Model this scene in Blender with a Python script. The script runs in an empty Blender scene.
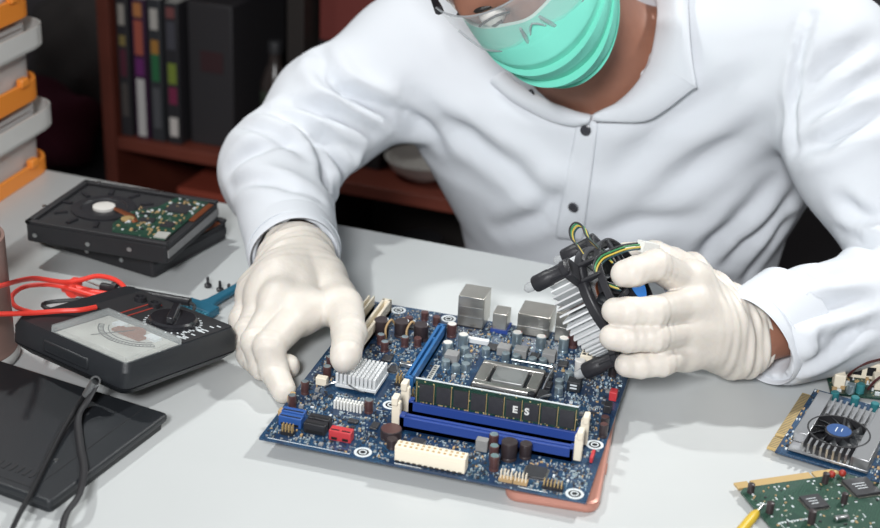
import bpy, bmesh, math, random
import numpy as np
from mathutils import Vector, Matrix, Quaternion

S = bpy.context.scene
COL = S.collection
PI = math.pi
R_ = math.radians
rnd = random.Random(7)

# ------------------------------------------------------------------ camera
cam_d = bpy.data.cameras.new('camera')
cam_d.sensor_width = 36.0
cam_d.lens = 1388.51 / 880 * 36.0
cam_d.clip_start = 0.02
cam_d.dof.use_dof = True
cam_d.dof.focus_distance = 1.10
cam_d.dof.aperture_fstop = 5.6
cam = bpy.data.objects.new('camera', cam_d)
COL.objects.link(cam)
cam.matrix_world = Matrix(((0.9603839, -0.15440797, 0.23199342, 0.34442378),
                           (0.27505065, 0.3912659, -0.87821303, -0.80805885),
                           (0.04483198, 0.9072316, 0.41823549, 0.56072),
                           (0, 0, 0, 1)))
S.camera = cam

# ------------------------------------------------------------------ light
S.view_settings.view_transform = 'Standard'
S.view_settings.look = 'None'
S.view_settings.gamma = 1
S.view_settings.exposure = -0.26
S.view_settings.use_curve_mapping = False
S.cycles.use_denoising = True
world = bpy.data.worlds.new('world')
S.world = world
world.use_nodes = True
world.node_tree.nodes['Background'].inputs[0].default_value = (0.98, 0.98, 1.0, 1)
world.node_tree.nodes['Background'].inputs[1].default_value = 0.18

def area_light(name, loc, target, size, power, color=(1, 1, 1), spread=180):
    d = bpy.data.lights.new(name, 'AREA')
    d.shape = 'DISK'; d.size = size; d.energy = power; d.color = color
    d.spread = R_(spread)
    o = bpy.data.objects.new(name, d); COL.objects.link(o)
    o.location = loc
    o.rotation_euler = (Vector(target) - Vector(loc)).to_track_quat('-Z', 'Y').to_euler()
    return o
area_light('key_lamp', (-0.90, 0.36, 1.48), (0.0, 0.2, 0.05), 0.10, 2.5, (0.98, 1.0, 0.98), 70)
area_light('rim_lamp', (1.00, 1.15, 1.55), (0.25, 0.15, 0.0), 0.12, 4.2, (0.99, 1.0, 0.98), 70)
area_light('softbox_lamp', (0.22, -1.25, 0.98), (0.2, 0.45, 0.08), 0.35, 6.9, (0.98, 0.99, 1.0), 80)

# ------------------------------------------------------------------ helpers
def tag(o, label=None, cat=None, group=None, kind=None):
    if label: o['label'] = label
    if cat: o['category'] = cat
    if group: o['group'] = group
    if kind: o['kind'] = kind
    return o

def empty(name, loc=(0, 0, 0), rot=(0, 0, 0), label=None, cat=None, group=None):
    o = bpy.data.objects.new(name, None); COL.objects.link(o)
    o.empty_display_size = 0.02
    o.location = loc
    if isinstance(rot, Matrix): o.rotation_euler = rot.to_euler()
    else: o.rotation_euler = rot
    return tag(o, label, cat, group)

class MB:
    """collects shapes, build() links them as ONE mesh object"""
    def __init__(s):
        s.v = []; s.f = []; s.mi = []; s.sm = []; s.m = 0; s.X = None
    def add(s, vs, fs, smooth=False):
        b = len(s.v)
        if s.X is not None: vs = [tuple(s.X @ Vector(v)) for v in vs]
        s.v.extend([tuple(v) for v in vs])
        for f in fs:
            s.f.append(tuple(b + i for i in f)); s.mi.append(s.m); s.sm.append(smooth)
        return s
    def box(s, x0, x1, y0, y1, z0, z1):
        return s.add([(x0,y0,z0),(x1,y0,z0),(x1,y1,z0),(x0,y1,z0),(x0,y0,z1),(x1,y0,z1),(x1,y1,z1),(x0,y1,z1)],
                     [(3,2,1,0),(4,5,6,7),(0,1,5,4),(1,2,6,5),(2,3,7,6),(3,0,4,7)])
    def cbox(s, c, d, rz=0, M=None):
        """box centred in xy at c, sitting on c.z"""
        hx, hy = d[0]/2, d[1]/2
        cs, sn = math.cos(rz), math.sin(rz)
        vs = []
        for z in (0, d[2]):
            for x, y in ((-hx,-hy),(hx,-hy),(hx,hy),(-hx,hy)):
                vs.append((c[0]+x*cs-y*sn, c[1]+x*sn+y*cs, c[2]+z))
        return s.add(vs, [(3,2,1,0),(4,5,6,7),(0,1,5,4),(1,2,6,5),(2,3,7,6),(3,0,4,7)])
    def cyl(s, p0, p1, r0, r1=None, n=16, caps=True, smooth=True):
        p0 = Vector(p0); p1 = Vector(p1); r1 = r0 if r1 is None else r1
        d = (p1 - p0).normalized(); a = d.orthogonal().normalized(); b = d.cross(a)
        vs = []
        for p, r in ((p0, r0), (p1, r1)):
            for i in range(n):
                t = 2*PI*i/n
                vs.append(p + a*(r*math.cos(t)) + b*(r*math.sin(t)))
        s.add(vs, [(i, (i+1) % n, n+(i+1) % n, n+i) for i in range(n)], smooth)
        if caps:
            s.add(vs, [tuple(range(n))[::-1], tuple(range(n, 2*n))])
        return s
    def lathe(s, prof, n=24, c=(0,0,0), smooth=True, caps=True):
        vs = []
        for r, z in prof:
            for i in range(n):
                t = 2*PI*i/n
                vs.append((c[0]+r*math.cos(t), c[1]+r*math.sin(t), c[2]+z))
        fs = []
        for k in range(len(prof)-1):
            for i in range(n):
                j = (i+1) % n
                fs.append((k*n+i, k*n+j, (k+1)*n+j, (k+1)*n+i))
        s.add(vs, fs, smooth)
        if caps:
            m = (len(prof)-1)*n
            s.add(vs, [tuple(range(n))[::-1], tuple(range(m, m+n))])
        return s
    def tube(s, pts, r, n=8, closed=False, flat=1.0):
        P = [Vector(p) for p in pts]; N = len(P)
        rs = r if isinstance(r, (list, tuple)) else [r]*N
        vs = []; a = None
        for i in range(N):
            if closed: t = (P[(i+1) % N] - P[i-1])
            else: t = P[min(i+1, N-1)] - P[max(i-1, 0)]
            t.normalize()
            if a is None: a = t.orthogonal().normalized() if abs(t.z) > .95 else Vector((0,0,1)).cross(t).normalized()
            a = (a - t*a.dot(t)).normalized(); b = t.cross(a)
            for k in range(n):
                th = 2*PI*k/n
                vs.append(P[i] + a*(rs[i]*math.cos(th)) + b*(rs[i]*flat*math.sin(th)))
        fs = []
        for i in range(N if closed else N-1):
            j = (i+1) % N
            for k in range(n):
                l = (k+1) % n
                fs.append((i*n+k, i*n+l, j*n+l, j*n+k))
        s.add(vs, fs, True)
        if not closed:
            s.add(vs, [tuple(range(n))[::-1], tuple(range((N-1)*n, N*n))])
        return s
    def prism(s, poly, z0, z1):
        n = len(poly)
        vs = [(x, y, z0) for x, y in poly] + [(x, y, z1) for x, y in poly]
        return s.add(vs, [tuple(range(n))[::-1], tuple(range(n, 2*n))] + [(i, (i+1) % n, n+(i+1) % n, n+i) for i in range(n)])
    def ball(s, c, r, n=12, sz=1.0):
        prof = [(r*math.sin(PI*k/n)+1e-5, -r*sz*math.cos(PI*k/n)) for k in range(n+1)]
        return s.lathe(prof, n*2 if n < 10 else n+6, c)
    def grid(s, rows, smooth=True, wrap=False):
        n = len(rows[0]); vs = [p for r in rows for p in r]; fs = []
        for i in range(len(rows)-1):
            for k in range(n if wrap else n-1):
                l = (k+1) % n
                fs.append((i*n+k, i*n+l, (i+1)*n+l, (i+1)*n+k))
        return s.add(vs, fs, smooth)
    def build(s, name, mats, parent=None, bevel=0, seg=2, loc=(0,0,0), rot=(0,0,0), solid=0, sub=0, angle=40):
        me = bpy.data.meshes.new(name)
        me.from_pydata(s.v, [], s.f)
        if not isinstance(mats, (list, tuple)): mats = [mats]
        for m in mats: me.materials.append(m)
        me.polygons.foreach_set('material_index', s.mi)
        me.polygons.foreach_set('use_smooth', s.sm)
        me.update()
        try: me.set_sharp_from_angle(angle=R_(angle))
        except Exception: pass
        o = bpy.data.objects.new(name, me); COL.objects.link(o)
        o.location = loc; o.rotation_euler = rot
        if parent is not None: o.parent = parent
        if solid:
            md = o.modifiers.new('solid', 'SOLIDIFY'); md.thickness = solid; md.offset = 0
        if sub:
            md = o.modifiers.new('sub', 'SUBSURF'); md.levels = sub; md.render_levels = sub
        if bevel:
            md = o.modifiers.new('bevel', 'BEVEL'); md.width = bevel; md.segments = seg
            md.limit_method = 'ANGLE'; md.angle_limit = R_(40)
        return o

def rrect(x0, x1, y0, y1, r, n=6):
    out = []
    for cx, cy, a0 in ((x1-r, y0+r, -90), (x1-r, y1-r, 0), (x0+r, y1-r, 90), (x0+r, y0+r, 180)):
        for k in range(n+1):
            a = R_(a0 + 90*k/n)
            out.append((cx + r*math.cos(a), cy + r*math.sin(a)))
    return out

def spline(pts, n=8):
    P = [Vector(p) for p in pts]; out = []
    for i in range(len(P)-1):
        p0 = P[max(i-1, 0)]; p1 = P[i]; p2 = P[i+1]; p3 = P[min(i+2, len(P)-1)]
        for k in range(n):
            t = k/n
            out.append(0.5*((2*p1) + (p2-p0)*t + (2*p0-5*p1+4*p2-p3)*t*t + (3*p1-p0-3*p2+p3)*t**3))
    out.append(P[-1])
    return out

def copy_tree(o, parent=None):
    c = o.copy(); COL.objects.link(c)
    if parent is not None: c.parent = parent
    for ch in list(o.children): copy_tree(ch, c)
    return c

# ------------------------------------------------------------------ materials
def lin(c):
    return tuple((x/12.92 if x <= 0.04045 else ((x+0.055)/1.055)**2.4) for x in c)
def H(h):
    return lin(tuple(int(h[i:i+2], 16)/255 for i in (0, 2, 4)))

def mat(name, col, rough=0.5, metal=0.0, noise=0.0, nscale=40, bump=0.0, bscale=200, spec=0.5, alpha=1.0, sss=0.0, coat=0.0, trans=0.0):
    m = bpy.data.materials.new(name); m.use_nodes = True
    nt = m.node_tree; b = nt.nodes['Principled BSDF']
    if isinstance(col, str): col = H(col)
    b.inputs['Base Color'].default_value = (*col, 1)
    b.inputs['Roughness'].default_value = rough
    b.inputs['Metallic'].default_value = metal
    b.inputs['Specular IOR Level'].default_value = spec
    b.inputs['Alpha'].default_value = alpha
    if trans: b.inputs['Transmission Weight'].default_value = trans
    if coat: b.inputs['Coat Weight'].default_value = coat
    if sss:
        b.inputs['Subsurface Weight'].default_value = sss
        b.inputs['Subsurface Radius'].default_value = (0.012, 0.007, 0.004)
        b.inputs['Subsurface Scale'].default_value = 0.6
    tc = nt.nodes.new('ShaderNodeTexCoord')
    if noise:
        n = nt.nodes.new('ShaderNodeTexNoise'); n.inputs['Scale'].default_value = nscale; n.inputs['Detail'].default_value = 6
        nt.links.new(tc.outputs['Object'], n.inputs['Vector'])
        r = nt.nodes.new('ShaderNodeMapRange')
        r.inputs['From Min'].default_value = 0.3; r.inputs['From Max'].default_value = 0.7
        r.inputs['To Min'].default_value = 1-noise; r.inputs['To Max'].default_value = 1+noise
        nt.links.new(n.outputs['Fac'], r.inputs['Value'])
        mx = nt.nodes.new('ShaderNodeMix'); mx.data_type = 'RGBA'; mx.blend_type = 'MULTIPLY'
        mx.inputs['Factor'].default_value = 1
        mx.inputs['A'].default_value = (*col, 1)
        nt.links.new(r.outputs['Result'], mx.inputs['B'])
        nt.links.new(mx.outputs['Result'], b.inputs['Base Color'])
    if bump:
        n2 = nt.nodes.new('ShaderNodeTexNoise'); n2.inputs['Scale'].default_value = bscale; n2.inputs['Detail'].default_value = 3
        nt.links.new(tc.outputs['Object'], n2.inputs['Vector'])
        bp = nt.nodes.new('ShaderNodeBump'); bp.inputs['Strength'].default_value = bump; bp.inputs['Distance'].default_value = 0.002
        nt.links.new(n2.outputs['Fac'], bp.inputs['Height'])
        nt.links.new(bp.outputs['Normal'], b.inputs['Normal'])
    return m

def pcb_mat(name, base, trace, silk, s1=260, dens=0.62):
    """solder mask with paler copper traces and printed silk marks"""
    m = mat(name, base, 0.35, 0, coat=0.3)
    nt = m.node_tree; b = nt.nodes['Principled BSDF']; L = nt.links
    tc = nt.nodes.new('ShaderNodeTexCoord')
    def node(t, **k):
        n = nt.nodes.new(t)
        for a, v in k.items():
            if a in n.inputs: n.inputs[a].default_value = v
            else: setattr(n, a, v)
        return n
    vor = node('ShaderNodeTexVoronoi', Scale=s1*0.35, distance='MANHATTAN', feature='F1')
    L.new(tc.outputs['Object'], vor.inputs['Vector'])
    wav = node('ShaderNodeMath', operation='PINGPONG'); wav.inputs[1].default_value = 0.11
    L.new(vor.outputs['Distance'], wav.inputs[0])
    gt = node('ShaderNodeMath', operation='GREATER_THAN'); gt.inputs[1].default_value = 0.075
    L.new(wav.outputs[0], gt.inputs[0])
    n1 = node('ShaderNodeTexNoise', Scale=38.0, Detail=2.0)
    L.new(tc.outputs['Object'], n1.inputs['Vector'])
    g2 = node('ShaderNodeMath', operation='GREATER_THAN'); g2.inputs[1].default_value = 0.47
    L.new(n1.outputs['Fac'], g2.inputs[0])
    mu = node('ShaderNodeMath', operation='MULTIPLY'); L.new(gt.outputs[0], mu.inputs[0]); L.new(g2.outputs[0], mu.inputs[1])
    mx = node('ShaderNodeMix', data_type='RGBA'); mx.inputs['A'].default_value = (*base, 1); mx.inputs['B'].default_value = (*trace, 1)
    L.new(mu.outputs[0], mx.inputs['Factor'])
    v2 = node('ShaderNodeTexVoronoi', Scale=s1*1.15, distance='CHEBYCHEV', feature='F1')
    L.new(tc.outputs['Object'], v2.inputs['Vector'])
    lt = node('ShaderNodeMath', operation='LESS_THAN'); lt.inputs[1].default_value = 0.18
    L.new(v2.outputs['Distance'], lt.inputs[0])
    sp = node('ShaderNodeSeparateColor'); L.new(v2.outputs['Color'], sp.inputs[0])
    g3 = node('ShaderNodeMath', operation='GREATER_THAN'); g3.inputs[1].default_value = dens
    L.new(sp.outputs[0], g3.inputs[0])
    m2 = node('ShaderNodeMath', operation='MULTIPLY'); L.new(lt.outputs[0], m2.inputs[0]); L.new(g3.outputs[0], m2.inputs[1])
    mx2 = node('ShaderNodeMix', data_type='RGBA'); mx2.inputs['B'].default_value = (*silk, 1)
    L.new(m2.outputs[0], mx2.inputs['Factor']); L.new(mx.outputs['Result'], mx2.inputs['A'])
    L.new(mx2.outputs['Result'], b.inputs['Base Color'])
    return m

M = {}
M['table'] = mat('table_laminate', 'C6C9C9', 0.36, noise=0.02, nscale=9)
M['dark_wall'] = mat('dark_wall', '5A5659', 0.9)
M['floor'] = mat('dark_floor', '333132', 0.6, noise=0.2, nscale=3)
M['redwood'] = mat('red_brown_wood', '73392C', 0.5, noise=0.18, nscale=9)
M['redwood_shaded'] = mat('red_brown_wood_shaded', '26211F', 0.6, noise=0.15, nscale=9)  # bookcase wood again, shade put into the colour for divider and back panel
M['black'] = mat('black_plastic', '28282C', 0.42, bump=0.12, bscale=900)
M['black_matt'] = mat('black_matt_plastic', '262629', 0.6)
M['black_gloss'] = mat('black_gloss_plastic', '26262A', 0.25)
M['charcoal'] = mat('charcoal_plastic', '24272B', 0.45, bump=0.15, bscale=1200)
M['steel'] = mat('steel', 'C9CBCC', 0.28, 1.0)
M['tin'] = mat('tin_plate', 'BDB9B1', 0.33, 0.9, noise=0.08, nscale=60)
M['alu'] = mat('aluminium', 'E2E3E4', 0.35, 0.9)
M['alu_white'] = mat('bead_blasted_aluminium', 'E9EBEC', 0.5, 0.25)
M['gold'] = mat('gold_contacts', 'CDB27C', 0.4, 0.55)
M['gold_pale'] = mat('pale_gold_contacts', 'C9AC78', 0.45, 0.4)
M['solder'] = mat('solder_and_resistors', 'A8B6BC', 0.45, 0.2)
M['cream'] = mat('cream_nylon', 'EDE3CF', 0.5)
M['white_plastic'] = mat('white_plastic', 'E6E6E2', 0.45)
M['pcb_blue'] = pcb_mat('blue_circuit_board', H('193453'), H('2D5878'), H('9FB0BA'), 260, 0.90)
M['pcb_edge'] = mat('blue_board_edge', '1B3D52', 0.5)
M['pcb_green'] = pcb_mat('green_circuit_board', H('234438'), H('345A48'), H('A9B2A6'), 240, 0.8)
M['pcb_green_dark'] = pcb_mat('dark_green_circuit_board', H('14302A'), H('24503F'), H('C8B98A'), 300, 0.6)
M['slot_blue'] = mat('blue_memory_socket', '2A4690', 0.45)
M['pcie_blue'] = mat('bright_blue_socket', '2A659E', 0.4)
M['sata_blue'] = mat('blue_port', '2B569C', 0.45)
M['red_plastic'] = mat('red_port', 'C23A40', 0.45)
M['chip'] = mat('chip_epoxy', '37373A', 0.4, noise=0.1, nscale=300)
M['brown_cap'] = mat('maroon_sleeve', '553A39', 0.35)
M['dark_cap'] = mat('dark_sleeve', '382F31', 0.4)
M['silver_cap'] = mat('capacitor_can', 'AEBFC6', 0.3, 0.75)
M['pale_top'] = mat('pale_capacitor_top', 'E6E3DE', 0.4, 0.2)
M['grey_choke'] = mat('grey_ferrite', '8C8C8C', 0.6, noise=0.08, nscale=200)
M['tan'] = mat('tan_ceramic', 'B89A70', 0.5)
M['teal'] = mat('teal_can', '3F8A90', 0.35, 0.3)
M['grease'] = mat('processor_lid', 'A2A4A3', 0.42, 0.55, noise=0.18, nscale=90)
M['rose'] = mat('rose_gold_shell', 'BE8677', 0.35, 0.3)
M['ring'] = mat('tinned_ring', 'DDE3E6', 0.4, 0.1)
M['hole'] = mat('hole_dark', '0D0F14', 0.8)
M['orange'] = mat('orange_plastic', 'F8963A', 0.4)
M['clear'] = mat('frosted_clear_plastic', 'ECEDED', 0.3, alpha=0.45)
M['clear_rim'] = mat('pale_clear_rim', 'E6E6E3', 0.3, alpha=0.85)
M['red_cable'] = mat('red_test_lead', 'F4463A', 0.45)
M['black_cable'] = mat('black_test_lead', '2E3032', 0.5)
M['teal_brush'] = mat('teal_brush_plastic', '1F627C', 0.45)
M['bristle'] = mat('teal_bristles', '3A8298', 0.7)
M['tan_cup'] = mat('tan_tinted_plastic', '8A7068', 0.35, noise=0.06, nscale=30)
M['copper'] = mat('copper_coil', '9A5A3C', 0.4, 0.5)
M['paper'] = mat('pale_scale_card', 'B4B4AE', 0.7, noise=0.10, nscale=60)
M['ink'] = mat('dark_ink', '2A2A2C', 0.7)
M['yellow'] = mat('yellow_plastic', 'D8B63A', 0.35)
M['blue_fan'] = mat('blue_fan_label', '274F88', 0.4)
M['blue_sticker'] = mat('blue_sticker', '2F86E0', 0.4)
M['gpu_alu'] = mat('brushed_heatsink', 'A9AAAC', 0.35, 0.85)
M['magenta'] = mat('magenta_cloth', '5E2236', 0.9)
M['greycloth'] = mat('grey_cloth', '4A4645', 0.9)
M['bowl_white'] = mat('white_glaze', 'E4E0DA', 0.4)
M['shirt'] = mat('white_cotton', 'D9DDE3', 0.85, bump=0.06, bscale=1500, spec=0.2)
M['latex'] = mat('latex', 'D9D2C9', 0.5, noise=0.03, nscale=60, sss=0.15, bump=0.22, bscale=170)
M['latex_clear'] = mat('thin_latex_cuff', 'E9DFD2', 0.45, alpha=0.8)
M['skin'] = mat('skin', '946653', 0.5, sss=0.1, noise=0.05, nscale=80)
M['hair'] = mat('black_hair', '1A1614', 0.5, bump=0.5, bscale=300)
M['mask'] = mat('green_mask_fabric', '7AD6C2', 0.8, bump=0.12, bscale=700, spec=0.2)
M['mask_edge'] = mat('pale_mask_binding', 'CFEAE2', 0.8)
M['lens'] = mat('clear_lens', 'E8EEF0', 0.05, alpha=0.16, spec=0.8)
M['lens_rim'] = mat('clear_rim_plastic', 'B4BABE', 0.15, alpha=0.45, spec=0.8)
M['trouser'] = mat('dark_trouser_cloth', '33333A', 0.9)
M['wire_green'] = mat('green_wire', '3E8A5A', 0.45)
M['wire_yellow'] = mat('yellow_wire', 'CBB24A', 0.45)
M['wire_teal'] = mat('dark_teal_wire', '2B4A50', 0.45)
M['lips'] = mat('eye_dark', '1A1212', 0.4)
M['button_dark'] = mat('dark_button', '3A3A40', 0.3)
M['button_pale'] = mat('pale_button', '9A968C', 0.3, 0.4)
M['clear_tip'] = mat('frosted_pin_tip', 'B9BCBE', 0.3, alpha=0.5)
# ------------------------------------------------------------------ sculpting in distance fields
F = np.float32
def cap(X, a, b, ra, rb):
    a = np.array(a, F); b = np.array(b, F); ab = b - a
    px, py, pz = X[0]-a[0], X[1]-a[1], X[2]-a[2]
    t = np.clip((px*ab[0]+py*ab[1]+pz*ab[2])/max(float(ab@ab), 1e-9), 0, 1)
    return np.sqrt((px-t*ab[0])**2+(py-t*ab[1])**2+(pz-t*ab[2])**2) - (ra+(rb-ra)*t)
def chain(X, pts, rs, k=0.004):
    d = None
    for i in range(len(pts)-1):
        c = cap(X, pts[i], pts[i+1], rs[i], rs[i+1])
        d = c if d is None else smin(d, c, k)
    return d
def ell(X, c, r, B=None):
    p = [X[i]-F(c[i]) for i in range(3)]
    if B is not None:
        p = [p[0]*F(B[i][0])+p[1]*F(B[i][1])+p[2]*F(B[i][2]) for i in range(3)]
    q = np.sqrt((p[0]/r[0])**2+(p[1]/r[1])**2+(p[2]/r[2])**2)
    g = np.sqrt((p[0]/r[0]**2)**2+(p[1]/r[1]**2)**2+(p[2]/r[2]**2)**2) + 1e-9
    return q*(q-1)/g
def smin(a, b, k):
    h = np.maximum(k-np.abs(a-b), 0)/k
    return np.minimum(a, b) - h*h*k*F(0.25)
def smax(a, b, k):
    return -smin(-a, -b, k)
def surface(fn, lo, hi, h):
    """naive surface nets over the zero level of fn"""
    n = [int(math.ceil((hi[i]-lo[i])/h))+1 for i in range(3)]
    ax = [(np.arange(n[i])*h+lo[i]).astype(F) for i in range(3)]
    X = [ax[0][:, None, None], ax[1][None, :, None], ax[2][None, None, :]]
    D = fn(X).astype(F)
    s = D < 0
    c = np.zeros(tuple(k-1 for k in n), np.int8)
    for i in (0, 1):
        for j in (0, 1):
            for k in (0, 1):
                c += s[i:n[0]-1+i, j:n[1]-1+j, k:n[2]-1+k]
    I = np.argwhere((c > 0) & (c < 8))
    idm = np.full(c.shape, -1, np.int32); idm[tuple(I.T)] = np.arange(len(I))
    cs = [(i, j, k) for i in (0, 1) for j in (0, 1) for k in (0, 1)]
    V = {q: D[I[:, 0]+q[0], I[:, 1]+q[1], I[:, 2]+q[2]] for q in cs}
    acc = np.zeros((len(I), 3)); cnt = np.zeros(len(I))
    for q in cs:
        for a in range(3):
            if q[a] == 0:
                p = list(q); p[a] = 1; p = tuple(p)
                v0, v1 = V[q], V[p]; m = (v0 < 0) != (v1 < 0)
                t = np.where(m, v0/np.where(m, v0-v1, 1), 0)
                pos = np.tile(np.array(q, float), (len(I), 1)); pos[:, a] += t
                acc[m] += pos[m]; cnt[m] += 1
    P = (I + acc/cnt[:, None])*h + np.array(lo)
    faces = []
    for a in range(3):
        b, d = (a+1) % 3, (a+2) % 3
        sl0 = [slice(None)]*3; sl1 = [slice(None)]*3
        sl0[a] = slice(0, n[a]-1); sl1[a] = slice(1, n[a])
        s0, s1 = s[tuple(sl0)], s[tuple(sl1)]
        E = np.argwhere(s0 != s1)
        E = E[(E[:, b] > 0) & (E[:, d] > 0) & (E[:, b] < n[b]-1) & (E[:, d] < n[d]-1)]
        if not len(E): continue
        q = []
        for ob, od in ((-1, -1), (0, -1), (0, 0), (-1, 0)):
            e = E.copy(); e[:, b] += ob; e[:, d] += od
            q.append(idm[e[:, 0], e[:, 1], e[:, 2]])
        q = np.stack(q, 1)
        fl = ~s0[tuple(E.T)]
        q[fl] = q[fl][:, ::-1]
        faces.append(q)
    return P, np.concatenate(faces)
def relax(P, Fq, it):
    """Laplacian smoothing"""
    n = len(P)
    e = np.concatenate([Fq[:, [0, 1]], Fq[:, [1, 2]], Fq[:, [2, 3]], Fq[:, [3, 0]]])
    e = np.concatenate([e, e[:, ::-1]])
    for _ in range(it):
        s = np.zeros_like(P); c = np.zeros(n)
        for a in range(3): s[:, a] = np.bincount(e[:, 0], P[e[:, 1], a], n)
        c = np.bincount(e[:, 0], minlength=n)
        P = 0.5*P + 0.5*s/np.maximum(c, 1)[:, None]
    return P
def normals(P, Fq):
    nn = np.cross(P[Fq[:, 2]]-P[Fq[:, 0]], P[Fq[:, 3]]-P[Fq[:, 1]])
    N = np.zeros_like(P)
    for k in range(4):
        for a in range(3): N[:, a] += np.bincount(Fq[:, k], nn[:, a], len(P))
    return N/np.maximum(np.linalg.norm(N, axis=1), 1e-12)[:, None]
def raw_mesh(name, P, Fq, m, parent=None):
    me = bpy.data.meshes.new(name)
    me.vertices.add(len(P)); me.vertices.foreach_set('co', P.astype(np.float32).ravel())
    k = Fq.shape[1]
    me.loops.add(len(Fq)*k); me.loops.foreach_set('vertex_index', Fq.astype(np.int32).ravel())
    me.polygons.add(len(Fq)); me.polygons.foreach_set('loop_start', np.arange(0, len(Fq)*k, k, dtype=np.int32))
    me.polygons.foreach_set('use_smooth', np.ones(len(Fq), bool))
    me.update(calc_edges=True); me.validate()
    me.materials.append(m)
    o = bpy.data.objects.new(name, me); COL.objects.link(o)
    if parent is not None: o.parent = parent
    return o
def poly_dist(P, line):
    """distance of points to a polyline and the parameter along it (0..1)"""
    L = np.array(line, float); best = np.full(len(P), 1e9); par = np.zeros(len(P)); n = len(L)-1
    for i in range(n):
        a, b = L[i], L[i+1]; ab = b-a
        t = np.clip(((P-a)@ab)/max(ab@ab, 1e-12), 0, 1)
        d = np.linalg.norm(P-a-t[:, None]*ab, axis=1)
        m = d < best; best[m] = d[m]; par[m] = (i+t[m])/n
    return best, par
def creases(P, N, lines):
    """push cloth in or out along fold lines: (points, width, depth); a sharp valley with soft shoulders or a soft ridge"""
    off = np.zeros(len(P))
    for pts, w, a in lines:
        d, t = poly_dist(P, pts)
        env = np.sin(PI*np.clip(t*0.9+0.05, 0, 1))**0.6
        if a < 0: prof = np.exp(-(d/w)**2) - 0.55*np.exp(-((d-1.9*w)/(1.2*w))**2)
        else: prof = np.exp(-(d/w)**2)
        off += a*env*prof
    return P + N*off[:, None]
def vnoise(P, sc, seed=0):
    """smooth pseudo-noise from a few sine waves"""
    r = np.random.RandomState(seed); o = np.zeros(len(P))
    for k in range(7):
        v = r.randn(3); v /= np.linalg.norm(v)
        o += np.sin((P@v)*sc*(0.6+r.rand()*0.9)*2*PI + r.rand()*6.28)
    return o/7
# ------------------------------------------------------------------ the room
def struct(name, mb, m, **k):
    return tag(mb.build(name, m, **k), kind='structure')
struct('floor', MB().box(-3, 3, -2.2, 2.0, -0.80, -0.75), M['floor'])
struct('wall_back', MB().box(-3, 3, 1.75, 1.85, -0.75, 2.1), M['dark_wall'])
struct('wall_left', MB().box(-2.6, -2.5, 0.9, 1.75, -0.75, 2.1), M['dark_wall'])

# desk: turned a little against the motherboard
TROT = R_(-3.9)
desk = empty('desk', (0.10, 0.02, -0.75), (0, 0, TROT), 'white laminate desk that everything is laid out on', 'desk')
MB().box(-0.95, 0.95, -0.42, 0.392, 0.722, 0.75).build('table_top', M['table'], desk, bevel=0.003)
for sx in (-0.88, 0.88):
    for sy in (-0.36, 0.33):
        MB().box(sx-0.025, sx+0.025, sy-0.025, sy+0.025, 0.0, 0.722).build('leg', M['steel'], desk, bevel=0.003)
MB().box(-0.86, 0.86, -0.37, -0.35, 0.64, 0.722).build('apron', M['white_plastic'], desk)

# bookcase
BROT = R_(-4)
bc = empty('bookcase', (-0.614, 0.905, -0.75), (0, 0, BROT), 'red-brown wooden bookcase standing in the dark behind the man', 'bookcase')
W = 0.80; DP = 0.30
MB().box(-0.010, 0.010, 0, DP, 0, 1.3).build('side_panel', M['redwood'], bc, bevel=0.001)
MB().box(0.275, 0.30, 0.02, DP, 0, 1.3).build('divider', M['redwood_shaded'], bc, bevel=0.001)
MB().box(W-0.012, W+0.012, 0, DP, 0, 1.3).build('side_panel', M['redwood'], bc, bevel=0.001)
MB().box(0.012, W-0.012, DP-0.012, DP, 0.05, 1.3).build('back_panel', M['redwood_shaded'], bc)
SH1 = 0.614
for x0, x1, z in ((0.012, 0.275, SH1), (0.012, 0.275, 0.08), (0.012, 0.275, 1.0), (0.30, W-0.012, 0.608), (0.30, W-0.012, 0.08), (0.30, W-0.012, 1.0)):
    MB().box(x0, x1, 0.0, DP-0.012, z-0.018, z).build('shelf', M['redwood'], bc, bevel=0.001)

def bc_pt(x, y, z):
    c, s_ = math.cos(BROT), math.sin(BROT)
    return (-0.614 + x*c - y*s_, 0.905 + x*s_ + y*c, -0.75 + z)
books = [  # x, thickness, height, depth, cover, spine marks (colour, z0, z1)
    (0.013, 0.019, 0.215, 0.16, '313034', [('A9A49C', .165, .195), ('8A7A4A', .135, .15), ('5A2A3A', .09, .13), ('55504E', .03, .08)], 'narrow black book beside the left post, pale square at its spine top'),
    (0.038, 0.022, 0.205, 0.16, '3A1E3A', [('B87A4A', .18, .2), ('A85848', .125, .175), ('6A2A6A', .095, .12), ('C4C2C0', .004, .09)], 'purple and orange spined book with a white lower spine'),
    (0.064, 0.021, 0.208, 0.165, '34363A', [('B8B4AE', .165, .195), ('A8783A', .13, .15), ('2E6B45', .09, .13), ('55565A', .02, .08)], 'dark book with orange and green bands below a white spine patch'),
    (0.090, 0.022, 0.206, 0.165, '2D2C30', [('7A4A4A', .185, .2), ('4A4A52', .14, .18), ('7A8A3A', .09, .12), ('7A2A4A', .06, .085), ('CFC9C4', .012, .04)], 'black book with a pale patch at the foot of its spine'),
]
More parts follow.
